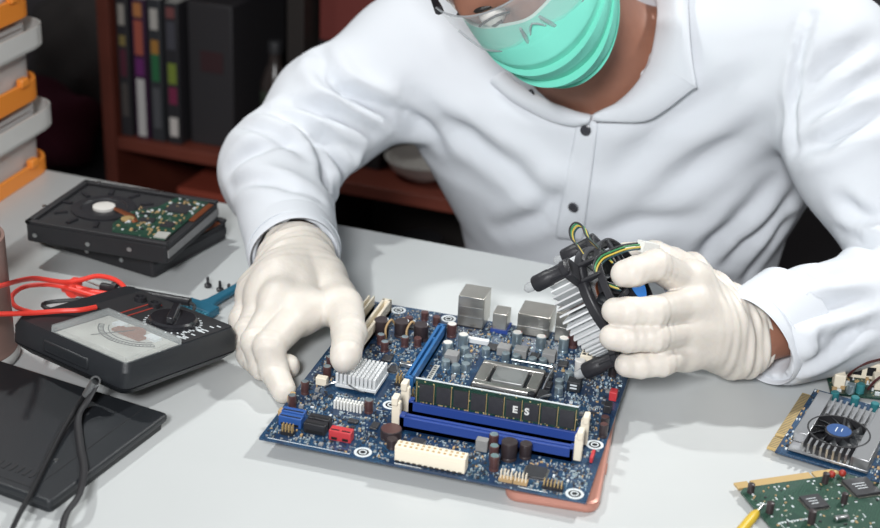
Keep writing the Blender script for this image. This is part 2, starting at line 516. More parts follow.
for x, t, h, dp, c, marks, lab in books:
    b = empty('book', bc_pt(x, 0.012, SH1), (0, 0, BROT), lab, 'book', 'books on the red-brown shelf')
    MB().box(0, t, 0, dp, 0, h).build('cover', mat('book_cover', c, 0.5), b, bevel=0.0015)
    MB().box(0.0015, t-0.0015, 0.003, dp+0.0006, h-0.002, h+0.0004).build('pages', M['paper'], b)
    mb = MB(); ms = []
    for i, (mc, z0, z1) in enumerate(marks):
        ms.append(mat('spine_print', mc, 0.5)); mb.m = i
        mb.prism([(0.0045, -0.0006), (t-0.0045, -0.0006), (t-0.0045, 0.002), (0.0045, 0.002)], z0, z1)
    mb.build('spine_print', ms, b)
bb = empty('box_file', bc_pt(0.117, 0.030, SH1), (0, 0, BROT), 'wide black box file standing right of the books on the shelf', 'box file')
MB().box(0, 0.070, 0, 0.17, 0, 0.208).build('case', mat('box_file_card', '312F32', 0.6), bb, bevel=0.002)
MB().box(0.02, 0.055, -0.001, 0.002, 0.11, 0.14).build('spine_label', mat('box_file_label', '3A2226', 0.6), bb)
rb = empty('storage_box', bc_pt(0.13, 0.02, 0.38), (0, 0, BROT), 'orange-red cardboard box on the shelf below the books', 'box')
MB().box(-0.03, 0.125, 0, 0.2, -0.30, 0.155).build('carton', mat('red_carton', '8A3426', 0.7), rb, bevel=0.002)
MB().box(-0.032, 0.127, -0.002, 0.202, 0.155, 0.165).build('lid', mat('red_carton_lid', '94402E', 0.7), rb, bevel=0.002)
# bowl and jar seen between the arm and the chest
p = bc_pt(0.462, 0.07, 0.608)
bw = empty('bowl', p, (0, 0, 0), 'white bowl on the bookcase shelf behind the raised arm', 'bowl')
MB().lathe([(0.022, 0), (0.03, 0.003), (0.046, 0.014), (0.055, 0.029), (0.052, 0.029), (0.043, 0.015), (0.026, 0.006), (0.001, 0.005)], 28).build('bowl_body', M['bowl_white'], bw)
MB().lathe([(0.024, -0.0), (0.026, 0.004), (0.022, 0.004)], 28).build('foot_ring', M['bowl_white'], bw)
p = bc_pt(0.46, 0.08, 0.08)
sp = empty('jar', p, (0, 0, 0), 'tall brown-grey jar on the bottom shelf behind the desk edge', 'jar')
MB().lathe([(0.04, 0), (0.045, 0.01), (0.045, 0.33), (0.03, 0.37), (0.028, 0.40)], 24).build('jar_body', mat('brown_grey_jar', '55463F', 0.4), sp)
MB().lathe([(0.032, 0.40), (0.032, 0.425), (0.028, 0.43)], 24).build('lid', M['black_matt'], sp)
p = bc_pt(0.305, 0.06, 0.608)
kb = empty('storage_box', p, (0, 0, BROT), 'black storage box beside the bookcase divider, under a red box', 'box')
MB().box(0, 0.095, 0, 0.19, 0, 0.165).build('carton', M['black_matt'], kb, bevel=0.002)
MB().box(-0.001, 0.096, -0.001, 0.191, 0.165, 0.178).build('lid', M['black_matt'], kb, bevel=0.002)
kr = empty('storage_box', bc_pt(0.305, 0.055, 0.786), (0, 0, BROT), 'dark red storage box on top of the black box', 'box')
MB().box(0.002, 0.085, 0, 0.18, 0, 0.12).build('carton', mat('dark_red_carton', '6E2E28', 0.7), kr, bevel=0.002)
MB().box(0.001, 0.086, -0.001, 0.181, 0.12, 0.135).build('lid', mat('dark_red_lid', '77342C', 0.7), kr, bevel=0.002)
p = bc_pt(0.238, 0.06, SH1)
bt = empty('bottle', p, (0, 0, 0), 'dark green-labelled bottle on the shelf right of the box file, beside the sleeve', 'bottle')
MB().lathe([(0.019, 0), (0.021, 0.005), (0.021, 0.10), (0.014, 0.12), (0.009, 0.13), (0.009, 0.145)], 20).build('glass_body', mat('dark_bottle', '352E2C', 0.25), bt)
MB().lathe([(0.0213, 0.05), (0.0213, 0.09)], 20, caps=False).build('paper_label', mat('green_label', '3A4438', 0.6), bt)
MB().lathe([(0.0105, 0.143), (0.0105, 0.158), (0.009, 0.160)], 16).build('cap', M['black_matt'], bt)
# things in the dark left of the bookcase
cr = empty('side_cabinet', (-0.86, 0.98, -0.75), (0, 0, BROT), 'dark low cabinet standing left of the bookcase', 'cabinet')
MB().box(-0.23, 0.23, 0, 0.4, 0, 0.50).build('carcass', M['black_matt'], cr, bevel=0.004)
for z in (0.05, 0.27):
    d_ = MB().box(-0.22, 0.22, -0.012, 0.0, z, z+0.2).build('drawer', M['charcoal'], cr, bevel=0.002)
    MB().box(-0.05, 0.05, -0.024, -0.012, z+0.09, z+0.105).build('handle', M['black'], d_)
def heap(name, c, r, m, label, cat, seed):
    def fn(X):
        d = ell(X, c, r)
        return d + F(0.012)*np.sin(X[0]*55+seed)*np.sin(X[2]*48+X[1]*30+seed)
    P, Q = surface(fn, [c[i]-r[i]*1.25 for i in range(3)], [c[i]+r[i]*1.25 for i in range(3)], 0.012)
    P[:, 2] = np.maximum(P[:, 2], -0.25)
    return tag(raw_mesh(name, relax(P, Q, 2), Q, m), label, cat)
heap('cloth_bundle', (-0.83, 1.06, -0.20), (0.105, 0.10, 0.075), M['magenta'], 'crumpled dark magenta cloth on the cabinet behind the storage boxes', 'cloth', 1.0)
heap('grey_bundle', (-0.80, 1.26, -0.14), (0.15, 0.09, 0.14), M['greycloth'], 'dim grey cloth bundle behind the magenta cloth', 'cloth', 2.3)
# ------------------------------------------------------------------ left side of the desk
# stacked clear boxes with orange trays
def storage_box(z, label, dx):
    o = empty('storage_container', (-0.438+dx, 0.462, z), (0, 0, R_(1)), label, 'storage box', 'clear storage boxes with orange bases')
    L, D = 0.34, 0.27
    def ring(mb, off, z0, z1, t):
        a = rrect(-L-off, off, -D-off, off, 0.03+max(off, 0)); b = rrect(-L-off+t, off-t, -D-off+t, off-t, 0.03-t*0.5)
        n = len(a)
        vs = [(x, y, z0) for x, y in a]+[(x, y, z1) for x, y in a]+[(x, y, z1) for x, y in b]+[(x, y, z0) for x, y in b]
        fs = []
        for k in range(4):
            for i in range(n):
                j = (i+1) % n; k2 = (k+1) % 4
                fs.append((k*n+i, k*n+j, k2*n+j, k2*n+i))
        mb.add(vs, fs, True)
    m = MB(); m.prism(rrect(-L, 0.0, -D, 0.0, 0.03), 0.0, 0.004); ring(m, 0.004, (0.0 if z < .01 else -0.006), 0.017, 0.005)
    m.build('tray', M['orange'], o, bevel=0.001)
    m = MB(); ring(m, -0.003, 0.006, 0.070, 0.002); m.build('wall', M['clear'], o)
    m = MB(); ring(m, 0.012, 0.052, 0.074, 0.0025); ring(m, 0.012, 0.052, 0.055, 0.014); m.build('rim', M['clear_rim'], o)
    m = MB(); m.prism(rrect(-L+0.004, -0.004, -D+0.004, -0.004, 0.028), 0.072, 0.076); m.build('lid', M['clear'], o)
    for y in (-0.045, -0.20): MB().cbox((0.003, y, 0.014), (0.008, 0.014, 0.010)).build('latch', M['orange'], o, bevel=0.002)
    return o
storage_box(0.0, 'clear storage box with orange base, bottom of the stack on the desk', 0)
storage_box(0.0885, 'clear storage box with orange base, second from the bottom of the stack', -0.004)
storage_box(0.177, 'clear storage box with orange base, top of the stack, cut by the frame', -0.008)

# tinted beaker at the frame's edge
o = empty('tumbler', (-0.277, 0.050, 0), (0, 0, 0), 'tan tinted plastic tumbler behind the multimeter', 'tumbler')
MB().lathe([(0.034, 0.0), (0.040, 0.003), (0.0415, 0.012), (0.039, 0.016), (0.0385, 0.108), (0.036, 0.108), (0.036, 0.02), (0.001, 0.018)], 40).build('tumbler_wall', M['tan_cup'], o)
MB().lathe([(0.0405, 0.001), (0.0425, 0.004), (0.0425, 0.009), (0.0405, 0.012)], 40, caps=False).build('foot_rim', M['clear_rim'], o)

# hard drives
def hard_drive(loc, rz, label, tilt=0.0, big=True):
    o = empty('hard_drive', loc, (0, tilt, rz), label, 'hard drive', 'bare hard drives stacked near the storage boxes')
    o.scale = (1, 1, 0.88)
    L, D, Hh = 0.0715, 0.056, 0.0255
    m = MB(); m.prism(rrect(-L, L, -D, D, 0.004), 0.002, 0.0215)
    m.prism(rrect(-L+0.003, L-0.003, -D+0.003, D-0.003, 0.004), 0.0, 0.002)
    m.box(-L, L, -D, -D+0.006, 0.0215, Hh); m.box(-L, L, D-0.006, D, 0.0215, Hh); m.box(-L, -L+0.006, -D, D, 0.0215, Hh)
    m.build('case', M['black_matt'], o, bevel=0.0012)
    # motor plate and casting ribs of the underside
    m = MB(); m.m = 0
    m.lathe([(0.030, 0.0215), (0.030, 0.0235), (0.022, 0.0240), (0.021, 0.0225), (0.013, 0.0225)], 36, (-0.022, 0.002, 0))
    for k in range(10):
        t = 2*PI*k/10
        m.cbox((-0.022+0.040*math.cos(t), 0.002+0.040*math.sin(t), 0.0215), (0.012, 0.004, 0.0022), t)
    m.build('motor_plate', M['black'], o)
    MB().lathe([(0.0105, 0.0225), (0.0105, 0.0252), (0.0090, 0.0256), (0.0001, 0.0256)], 28, (-0.022, 0.002, 0)).build('spindle_cap', M['pale_top'], o)
    m = MB(); m.add([(-0.012, 0.004, 0.0248), (-0.010, -0.002, 0.0248), (0.014, -0.014, 0.0240), (0.020, -0.022, 0.0240), (0.024, -0.018, 0.0240), (0.014, -0.006, 0.0246)], [(0, 1, 2, 5), (5, 2, 3, 4)])
    m.build('flex_ribbon', M['copper'], o, solid=0.0006)
    # circuit board
    b = MB().prism([(0.012, -0.046), (0.064, -0.046), (0.064, 0.050), (0.030, 0.050), (0.024, 0.022), (0.004, 0.0), (0.004, -0.030)], 0.0222, 0.0236).build('circuit_board', M['pcb_green'], o)
    m = MB(); m.cbox((0.045, 0.024, 0.0236), (0.022, 0.020, 0.0016), 0.0); m.cbox((0.030, -0.012, 0.0236), (0.014, 0.010, 0.0014), 0.2)
    m.cbox((0.052, -0.014, 0.0236), (0.012, 0.012, 0.0012)); m.build('chip', M['chip'], b)
    r = random.Random(3); m = MB(); mats = [M['gold_pale'], M['ring'], M['tan'], M['chip']]
    for k in range(150):
        x = r.uniform(0.010, 0.063); y = r.uniform(-0.043, 0.047)
        if x < 0.03 and y > 0.015: continue
        m.m = r.choice((0, 1, 1, 2, 2, 3)); m.cbox((x, y, 0.0236), (r.uniform(.0012, .0035), r.uniform(.001, .0022), r.uniform(.0006, .0018)), r.choice((0, PI/2)))
    tag(m.build('surface_parts', mats, b), kind='stuff')
    MB().lathe([(0.0062, 0.0236), (0.0062, 0.0250), (0.002, 0.0252)], 20, (0.012, -0.016, 0)).build('pale_disc', M['gold_pale'], b)
    MB().cbox((0.058, -0.038, 0.0236), (0.012, 0.013, 0.0012), 0.1).build('paper_label', M['paper'], b)
    m = MB()
    for k in range(14): m.box(0.0645, 0.0700, 0.004+k*0.0031, 0.0062+k*0.0031, 0.0225, 0.0238)
    m.build('contact_strip', M['copper'], b)
    MB().box(L-0.0025, L+0.0006, -D+0.002, D-0.002, 0.008, 0.0165).build('end_plate', M['grey_choke'] if big else M['black'], o)
    for x, y in ((-0.062, -D), (-0.008, -D), (0.034, -D)):
        MB().cyl((x, y-0.0006, 0.010 if x < 0 else 0.012), (x, y+0.002, 0.010 if x < 0 else 0.012), 0.0024, n=12).build('screw', M['steel'], o)
    for x, y in ((-0.055, 0.053), (0.012, 0.053), (-0.072, -0.02)):
        MB().cyl((x, y, 0.0250), (x, y, 0.0264), 0.0024, n=12).build('screw', M['steel'], o)
    return o
hard_drive((-0.261, 0.3086, 0.0), R_(-13), 'hard drive lying at the bottom of the pair, turned under the other', 0, False)
hard_drive((-0.2535, 0.280, 0.0237), R_(0), 'hard drive lying on top with its orange ribbon and green board up')

# small black screws
for q, tl, lab in (((-0.1516,0.2425,0.0000), 0.2, 'small black screw standing left of the four'), ((-0.1380,0.2388,0.0000), 1.2, 'small black screw, second of four beside the brush'),
               ((-0.1280,0.2360,0.0000), 2.4, 'small black screw lying nearest the brush handle'), ((-0.1229,0.2514,0.0000), 4.0, 'small black screw closest to the white sleeve cuff')):
    o = empty('screw', (q[0], q[1], 0), (0, 0, tl), lab, 'screw', 'small black screws by the brush')
    MB().lathe([(0.0030, 0.0), (0.0034, 0.0012), (0.0034, 0.0026), (0.0022, 0.0034), (0.0008, 0.0034)], 14).build('head', M['black'], o)
    MB().lathe([(0.0014, 0.0030), (0.0014, 0.0095), (0.0006, 0.0105)], 10).build('shank', M['black'], o)

# brush
q0 = Vector((-0.1361,0.1837,0.0000)); q1 = Vector((-0.1124,0.2761,0.0000)); dv = (q1-q0); ang = math.atan2(dv.y, dv.x)
o = empty('brush', q0, (0, 0, ang), 'teal plastic brush lying half under the gloved hand', 'brush')
m = MB(); m.prism([(0.012, -0.009), (0.022, -0.0055), (0.05, -0.004), (0.135, -0.005), (0.140, 0.0), (0.135, 0.005), (0.05, 0.004), (0.022, 0.0055), (0.012, 0.009)], 0.003, 0.0085)
m.build('handle', M['teal_brush'], o, bevel=0.0015)
m = MB(); m.box(-0.002, 0.013, -0.016, 0.016, 0.002, 0.010); m.build('head', M['teal_brush'], o, bevel=0.001)
m = MB()
for k in range(9): m.cbox((-0.006, -0.014+k*0.0035, 0.0), (0.009, 0.0022, 0.009))
tag(m.build('bristles', M['bristle'], o), kind='stuff')

# flat black case under the meter
cx = Vector((-0.077, 0.010, 0)); ux = Vector((0.172, 0.985, 0)); uy = Vector((-0.985, 0.172, 0))
o = empty('instrument_case', (cx.x, cx.y, 0), (0, 0, math.atan2(0.985, 0.172)), 'flat black plastic case lying under the multimeter', 'case')
MB().prism(rrect(-0.131, -0.003, 0.003, 0.187, 0.004), 0.0, 0.006).build('lower_shell', M['charcoal'], o, bevel=0.001)
m = MB(); m.prism(rrect(-0.134, 0.0, 0.0, 0.19, 0.004), 0.006, 0.0125); m.build('lid', M['charcoal'], o, bevel=0.0022, seg=3)
m = MB()
for k in range(9): m.box(-0.118, -0.110+0.0, 0.030+k*0.006, 0.0325+k*0.006, 0.0123, 0.0129)
m.box(-0.127, -0.006, 0.020, 0.0206, 0.0123, 0.0128); m.box(-0.127, -0.1264, 0.020, 0.18, 0.0123, 0.0128)
m.build('moulded_ridges', M['black_matt'], o)
m = MB(); m.box(-0.134, -0.10, 0.075, 0.078, 0.0124, 0.0131); m.lathe([(0.0016, 0.0124), (0.0016, 0.0131)], 10, (-0.092, 0.030, 0)); m.build('catch', M['steel'], o)

# multimeter leaning on the case edge
ma = Vector((0.323, 0.938, -0.127)).normalized(); mb_ = Vector((-0.946, 0.325, -0.004)); mb_ = (mb_ - ma*ma.dot(mb_)).normalized(); mn = ma.cross(mb_)
MT = Matrix((ma, mb_, mn)).transposed()
mo = Vector((-0.1035, -0.002, 0.053)) - mn*0.0385
o = empty('multimeter', mo, MT, 'black multimeter with clear scale window and round dial, leaning on the case', 'multimeter')
LA, LB, HT = 0.124, 0.128, 0.040
def loft_rr(m, rings):
    rows = [[(x, y, z) for x, y in rrect(ins, LA-ins, ins, LB-ins, r)] for z, ins, r in rings]
    m.grid(rows, True, True)
    n = len(rows[0]); m.add(rows[0], [tuple(range(n))[::-1]]); m.add(rows[-1], [tuple(range(n))])
m = MB(); loft_rr(m, [(0.008, 0.012, 0.008), (0.011, 0.007, 0.008), (0.017, 0.001, 0.007), (0.0185, 0.0, 0.007)])
m.build('back_shell', M['charcoal'], o, angle=30)
m = MB(); loft_rr(m, [(0.0195, 0.0, 0.007), (0.032, 0.0, 0.007), (0.0385, 0.003, 0.007)])
m.build('front_shell', M['charcoal'], o, angle=30)
m = MB(); loft_rr(m, [(0.0183, 0.0012, 0.007), (0.0198, 0.0012, 0.007)]); m.build('seam', M['black_matt'], o)
m = MB(); m.box(0.004, 0.014, 0.050, 0.058, 0.0225, 0.030); m.box(-0.0012, 0.004, 0.040, 0.090, 0.022, 0.032); m.build('window_catch', M['charcoal'], o, bevel=0.0015)
# scale side
MB().box(0.005, 0.060, 0.006, 0.083, 0.0375, 0.0388).build('scale_card', M['paper'], o)
m = MB()
for rad in (0.028, 0.032, 0.036):
    m.tube([(0.060-rad*math.cos(t)*0.95, 0.044+rad*math.sin(t), 0.0390) for t in [R_(-58+k*116/24) for k in range(25)]], 0.0004, 4)
for k in range(25):
    t = R_(-58+k*116/24)
    m.tube([(0.060-r*math.cos(t)*0.95, 0.044+r*math.sin(t), 0.0390) for r in (0.0325, 0.0355)], 0.0003, 4)
m.build('printed_arcs', M['ink'], o)
m = MB(); m.lathe([(0.009, 0.0388), (0.009, 0.0405), (0.004, 0.041)], 20, (0.050, 0.044, 0)); m.cbox((0.045, 0.044, 0.0388), (0.010, 0.030, 0.0018)); m.build('coil', M['copper'], o)
m = MB(); m.cbox((0.052, 0.026, 0.0388), (0.008, 0.012, 0.002)); m.cbox((0.052, 0.062, 0.0388), (0.008, 0.010, 0.002)); m.build('coil_bracket', M['ring'], o)
m = MB(); m.tube([(0.050, 0.044, 0.0412), (0.018, 0.058, 0.0412)], 0.0004, 4); m.build('needle', M['ink'], o)
m = MB(); m.box(0.003, 0.0615, 0.004, 0.086, 0.0432, 0.0446); m.box(0.003, 0.0045, 0.004, 0.086, 0.0385, 0.0432); m.box(0.060, 0.0615, 0.004, 0.086, 0.0385, 0.0432); m.box(0.003, 0.0615, 0.004, 0.0055, 0.0385, 0.0432); m.box(0.003, 0.0615, 0.0845, 0.086, 0.0385, 0.0432)
m.build('scale_window', M['lens_rim'] if False else mat('scratched_window', 'DCE2E2', 0.12, alpha=0.16, spec=0.8), o, bevel=0.0008)
# dial side
MB().box(0.064, 0.1185, 0.005, 0.108, 0.0380, 0.0390).build('dial_panel', M['black_matt'], o)
dl = MB(); dl.lathe([(0.0195, 0.0390), (0.0195, 0.0425), (0.018, 0.0440), (0.003, 0.0442)], 40, (0.088, 0.040, 0)); dl = dl.build('dial', M['black_gloss'], o)
m = MB(); m.cbox((0.088, 0.040, 0.0440), (0.034, 0.006, 0.006), 0.6); m.build('grip', M['black_gloss'], dl, bevel=0.001)
m = MB()
for k in range(26):
    t = R_(-150 + k*300/25)
    m.cbox((0.088+0.0225*math.cos(t), 0.040+0.0225*math.sin(t), 0.0390), (0.0022, 0.0012, 0.0003), t)
for k in range(18):
    m.cbox((0.068+rnd.random()*0.043, 0.010+rnd.random()*0.012, 0.0390), (0.0014, 0.004, 0.0003))
m.build('dial_marks', M['ring'], o)
m = MB()
for y in (0.072, 0.080): m.box(0.070, 0.108, y, y+0.0015, 0.039, 0.0394)
m.build('red_print', mat('red_print', 'A03A30', 0.5), o)
for y in (0.075, 0.092):
    jb = MB().lathe([(0.0052, 0.0388), (0.0052, 0.0425), (0.0032, 0.0428), (0.0030, 0.0400), (0.001, 0.040)], 18, (0.102, y, 0)).build('jack', M['black'], o)

# wrist strap of the meter
ring_p = Vector((-0.1342,0.0028,0.0300))
strap = empty('wrist_strap', (0, 0, 0), (0, 0, 0), 'black cord wrist strap with metal clip hanging from the multimeter', 'strap')
s1 = spline([(-0.1306,-0.0017,0.0340), (-0.1396,-0.0020,0.0220), (-0.1356,-0.0377,0.0170), (-0.1253,-0.0822,0.0145), (-0.1156,-0.1181,0.0145), (-0.1102,-0.1421,0.0145), (-0.1069,-0.1630,0.0080), (-0.0978,-0.1876,0.0040)], 6)
s2 = spline([(-0.1293,-0.0012,0.0340), (-0.1330,-0.0093,0.0230), (-0.1328,-0.0253,0.0165), (-0.1148,-0.0548,0.0145), (-0.0963,-0.0825,0.0145), (-0.0844,-0.1106,0.0145), (-0.0844,-0.1285,0.0100), (-0.0774,-0.1518,0.0035)], 6)
for q_ in (s1, s2): MB().tube(q_, 0.0031, 8, flat=0.5).build('cord', M['black_matt'], strap)
c0, c1 = Vector((-0.1305,-0.0019,0.0350)), Vector((-0.1368,-0.0053,0.0235))
m = MB(); m.cyl(c0, c1, 0.0038, 0.0034, 10); m.build('clip', M['steel'], strap)
m = MB(); m.tube([c0 + Vector((0.004*math.cos(t)+0.0, 0.003*math.sin(t), 0.003*math.sin(t))) for t in [2*PI*k/14 for k in range(14)]], 0.0008, 6, closed=True); m.build('split_ring', M['steel'], strap)

# test leads
rl = empty('red_test_lead', (0, 0, 0), (0, 0, 0), 'red test lead looped behind the multimeter with a red probe', 'test lead')
pa = spline([(-0.2149,-0.0113,0.1000), (-0.2240,0.0276,0.0850), (-0.2552,0.1199,0.0450), (-0.2424,0.1467,0.0320), (-0.2310,0.1554,0.0320), (-0.2159,0.1610,0.0360), (-0.1962,0.1579,0.0360), (-0.1819,0.1448,0.0340), (-0.1860,0.1268,0.0340), (-0.2064,0.1108,0.0340), (-0.2208,0.1039,0.0300), (-0.2283,0.0973,0.0280)], 8)
pb = spline([(-0.1899,0.1490,0.0240), (-0.2102,0.1430,0.0260), (-0.2436,0.1489,0.0260), (-0.2633,0.1508,0.0240), (-0.2793,0.1439,0.0220), (-0.2817,0.1283,0.0200), (-0.2714,0.1160,0.0180), (-0.2539,0.1106,0.0180), (-0.2360,0.1093,0.0200)], 8)
pc = spline([(-0.2294,0.0064,0.0700), (-0.2247,0.0250,0.0620), (-0.2118,0.0487,0.0540), (-0.1956,0.0630,0.0520), (-0.1820,0.0701,0.0520), (-0.1749,0.0828,0.0500)], 8)
for q_ in (pa, pb, pc): MB().tube(q_, 0.0021, 8).build('cable', M['red_cable'], rl)
ps = [Vector(v) for v in ((-0.2492,0.1622,0.0200), (-0.2331,0.1577,0.0200), (-0.2084,0.1567,0.0210), (-0.1838,0.1588,0.0220))]
m = MB(); m.tube(spline(ps, 5), [0.0062-0.0036*k/15 for k in range(16)], 10); m.build('probe_handle', M['red_cable'], rl)
m = MB(); m.tube([(-0.2443,0.1707,0.0200), (-0.2385,0.1535,0.0200)], 0.006, 10); m.build('finger_guard', M['red_cable'], rl)
m = MB(); m.tube([(-0.1839,0.1279,0.0320), (-0.1796,0.1215,0.0320)], 0.0028, 8); m.build('plug', M['red_cable'], rl)
bl = empty('black_test_lead', (0, 0, 0), (0, 0, 0), 'black test lead with black probe lying behind the multimeter', 'test lead')
m = MB(); m.tube(spline([(-0.1283,0.1570,0.0280), (-0.1237,0.1559,0.0260), (-0.1218,0.1488,0.0240), (-0.1236,0.1446,0.0200)], 6), 0.0014, 8); m.build('cable', M['black_cable'], bl); m = MB()
m.tube(spline([(-0.2032,0.1590,0.0180), (-0.2112,0.1494,0.0200), (-0.2255,0.1375,0.0220), (-0.2438,0.1262,0.0220), (-0.2458,0.1183,0.0220), (-0.2345,0.1136,0.0220), (-0.2058,0.1018,0.0300)], 8), 0.0019, 8)
m.build('cable', M['black_cable'], bl)
m = MB(); m.tube([(-0.2184,0.1698,0.0210), (-0.2026,0.1674,0.0220), (-0.1671,0.1597,0.0260), (-0.1287,0.1578,0.0280)], [0.0042, 0.0045, 0.0045, 0.0036], 12); m.build('probe_handle', M['black'], bl)
m = MB(); m.tube([(-0.2059,0.1682,0.0220), (-0.2005,0.1671,0.0225)], 0.0072, 14); m.build('finger_guard', M['black'], bl)
m = MB(); m.tube([(-0.2382,0.1774,0.0200), (-0.2184,0.1698,0.0210)], [0.0007, 0.0011], 8); m.build('probe_tip', M['steel'], bl)
# ------------------------------------------------------------------ motherboard
BT = 0.013
mo = empty('motherboard', (0, 0, 0), (0, 0, 0), 'blue computer motherboard lying on the desk between the two gloved hands', 'motherboard')
def mm(v): return v*0.001
m = MB(); m.prism(rrect(0, .244, 0, .244, 0.001), BT-0.0016, BT)
pcb = m.build('circuit_board', M['pcb_blue'], mo)
m = MB()
r = random.Random(5)
for k in range(260):
    m.cyl((r.uniform(.006,.238), r.uniform(.006,.238), BT-0.0028), (0,0,0), 0.0006, n=5) if False else m.cbox((r.uniform(.006,.238), r.uniform(.006,.238), BT-0.0026), (.0012,.0012,.001))
tag(m.build('solder_joints', M['tin'], pcb), kind='stuff')
HOLES = [(33.4,235),(79,235),(236.4,76),(77,78.4),(78.2,7.4),(234.4,7.4),(236.4,233)]
for x, y in HOLES:
    h = MB(); h.m = 0; h.lathe([(.0045, BT+.0001), (.0045, BT+.0004), (.0066, BT+.0004), (.0066, BT+.0001)], 30, (mm(x), mm(y), 0)); h.lathe([(.0021, BT+.0001), (.0021, BT+.0006), (.0030, BT+.0006), (.0030, BT+.0001)], 20, (mm(x), mm(y), 0))
    h.m = 1; h.lathe([(.0001, BT+.0002), (.0045, BT+.0002)], 24, (mm(x), mm(y), 0), caps=False)
    h.build('mounting_hole', [M['ring'], M['hole']], mo)
for x, y in ((33.4,235),(79,235),(236.4,233),(30,60),(110,60)):
    MB().cyl((mm(x), mm(y), 0), (mm(x), mm(y), BT-.0016), 0.0028, n=8).build('standoff', M['gold'], mo)

taken = [(x-7, x+7, y-7, y+7) for x, y in HOLES]
def occupy(x0, x1, y0, y1): taken.append((x0-1, x1+1, y0-1, y1+1))
def bxs(m, x0, x1, y0, y1, z0, z1): m.box(mm(x0), mm(x1), mm(y0), mm(y1), BT+mm(z0), BT+mm(z1))

# rear ports
def port(name, x0, x1, y0, y1, h, face, m_):
    b = MB(); bxs(b, x0, x1, y0, y1, 0.3, h); o = b.build(name, m_, mo, bevel=0.0006)
    f = MB()
    for z0, z1 in face: bxs(f, x0+1.2, x1-1.2, y0-0.25, y0, z0, z1)
    f.build('seam', M['steel'], o)
    f = MB(); bxs(f, x0+1.5, x1-1.5, y1-0.2, y1+0.2, 2, h-2); f.build('opening', M['hole'], o)
    s = MB(); bxs(s, x0, x1, y0-0.6, y0+1, 0, 1.2); s.build('plastic_base', M['black'], o)
    occupy(x0, x1, y0-1, 244)
    return o
port('network_port', 89, 112, 226, 251, 29, [(9.5, 10.2), (18.5, 19.3), (28, 28.6)], M['tin'])
pp = port('jack_port', 120, 132.5, 226, 242, 18, [(16.8, 17.3)], M['tin'])
b = MB(); bxs(b, 119, 134, 224.5, 242, 0, 3.2); b.build('blue_base', M['slot_blue'], pp)
port('video_port', 141, 169, 229, 256, 20, [(8, 8.5)], M['tin'])
port('serial_port', 174, 193, 228, 250, 27, [(13, 13.6)], M['tin'])
port('audio_port', 201, 232, 231, 248, 13, [], M['black'])

# memory sockets
def dimm(y0):
    b = MB()
    bxs(b, 93, 225, y0, y0+2.4, 0, 11); bxs(b, 93, 225, y0+4.4, y0+6.8, 0, 11); bxs(b, 93, 225, y0, y0+6.8, 0, 4)
    bxs(b, 93, 97, y0, y0+6.8, 0, 12); bxs(b, 222, 225, y0, y0+6.8, 0, 12)
    o = b.build('memory_socket', M['slot_blue'], mo, bevel=0.0004)
    for x0, x1, s in ((86.5, 93, -1), (225, 231, 1)):
        c = MB(); bxs(c, x0, x1, y0+0.9, y0+5.9, 1, 22); bxs(c, x0+(0 if s < 0 else 1.5), x1-(1.5 if s < 0 else 0), y0-0.8, y0+7.6, 19.5, 26.5)
        c.build('latch', M['cream'], o, bevel=0.0008)
    g = MB(); bxs(g, 97, 222, y0+2.4, y0+4.4, 4, 4.6); g.build('contacts', M['gold'], o)
    occupy(86, 237, y0-1, y0+8)
dimm(70); dimm(47)

# graphics slot, white card slot
b = MB(); bxs(b, 78.5, 81, 108, 203, 0, 11); bxs(b, 83, 85.5, 108, 203, 0, 11); bxs(b, 78.5, 85.5, 108, 203, 0, 4); bxs(b, 78.5, 85.5, 107, 110, 0, 11); bxs(b, 78.5, 85.5, 200, 204, 0, 11); bxs(b, 81, 83, 176, 178, 0, 11)
b.build('graphics_slot', M['pcie_blue'], mo, bevel=0.0004); occupy(78, 86, 106, 204)
b = MB(); bxs(b, 21, 23.4, 146, 228, 0, 13); bxs(b, 26.6, 29, 146, 228, 0, 13); bxs(b, 21, 29, 146, 228, 0, 5); bxs(b, 21, 29, 145, 149, 0, 13); bxs(b, 21, 29, 225, 229, 0, 13)
b.build('card_slot', M['cream'], mo, bevel=0.0004); occupy(20, 30, 144, 230)
b = MB(); bxs(b, 7, 8.6, 190, 230, 0, 13); bxs(b, 11.4, 13, 190, 230, 0, 13); bxs(b, 7, 13, 190, 230, 0, 5); b.build('card_slot', M['cream'], mo, bevel=0.0004); occupy(6, 14, 188, 231)
b = MB(); bxs(b, 90.5, 95, 120, 152, 0.0, 0.3); st = b.build('paper_label', M['paper'], mo)
b = MB()
for k in range(9): bxs(b, 91.5, 93.8, 122+k*3.2, 123.6+k*3.2, 0.3, 0.4)
b.build('print', M['ink'], st); occupy(90, 95, 119, 153)

# chipset heatsink
b = MB(); bxs(b, 28, 61.5, 87, 119, 2.2, 5)
hs = b.build('chipset_heatsink', M['alu_white'], mo, bevel=0.0003)
b = MB()
for i in range(10):
    for j in range(8):
        x = 28.2+i*3.39; y = 87.2+j*4.0
        bxs(b, x, x+2.2, y, y+2.5, 5, 14)
b.build('pin_fins', M['alu_white'], hs, bevel=0.0002)
b = MB(); b.tube(spline([(mm(20), mm(84), BT+.002), (mm(27), mm(86), BT+.006), (mm(36), mm(90), BT+.006), (mm(40), mm(85.6), BT+.0065), (mm(47), mm(86), BT+.003), (mm(53), mm(85), BT+.003)], 5), 0.0007, 6)
b.tube(spline([(mm(61), mm(118), BT+.009), (mm(64), mm(120), BT+.013), (mm(68), mm(121), BT+.010), (mm(70), mm(118), BT+.002)], 5), 0.0007, 6)
b.build('wire_clip', M['steel'], hs)
b = MB(); bxs(b, 30, 60, 90, 117, 0.2, 2.2); b.build('chipset', M['chip'], mo); occupy(24, 66, 83, 122)

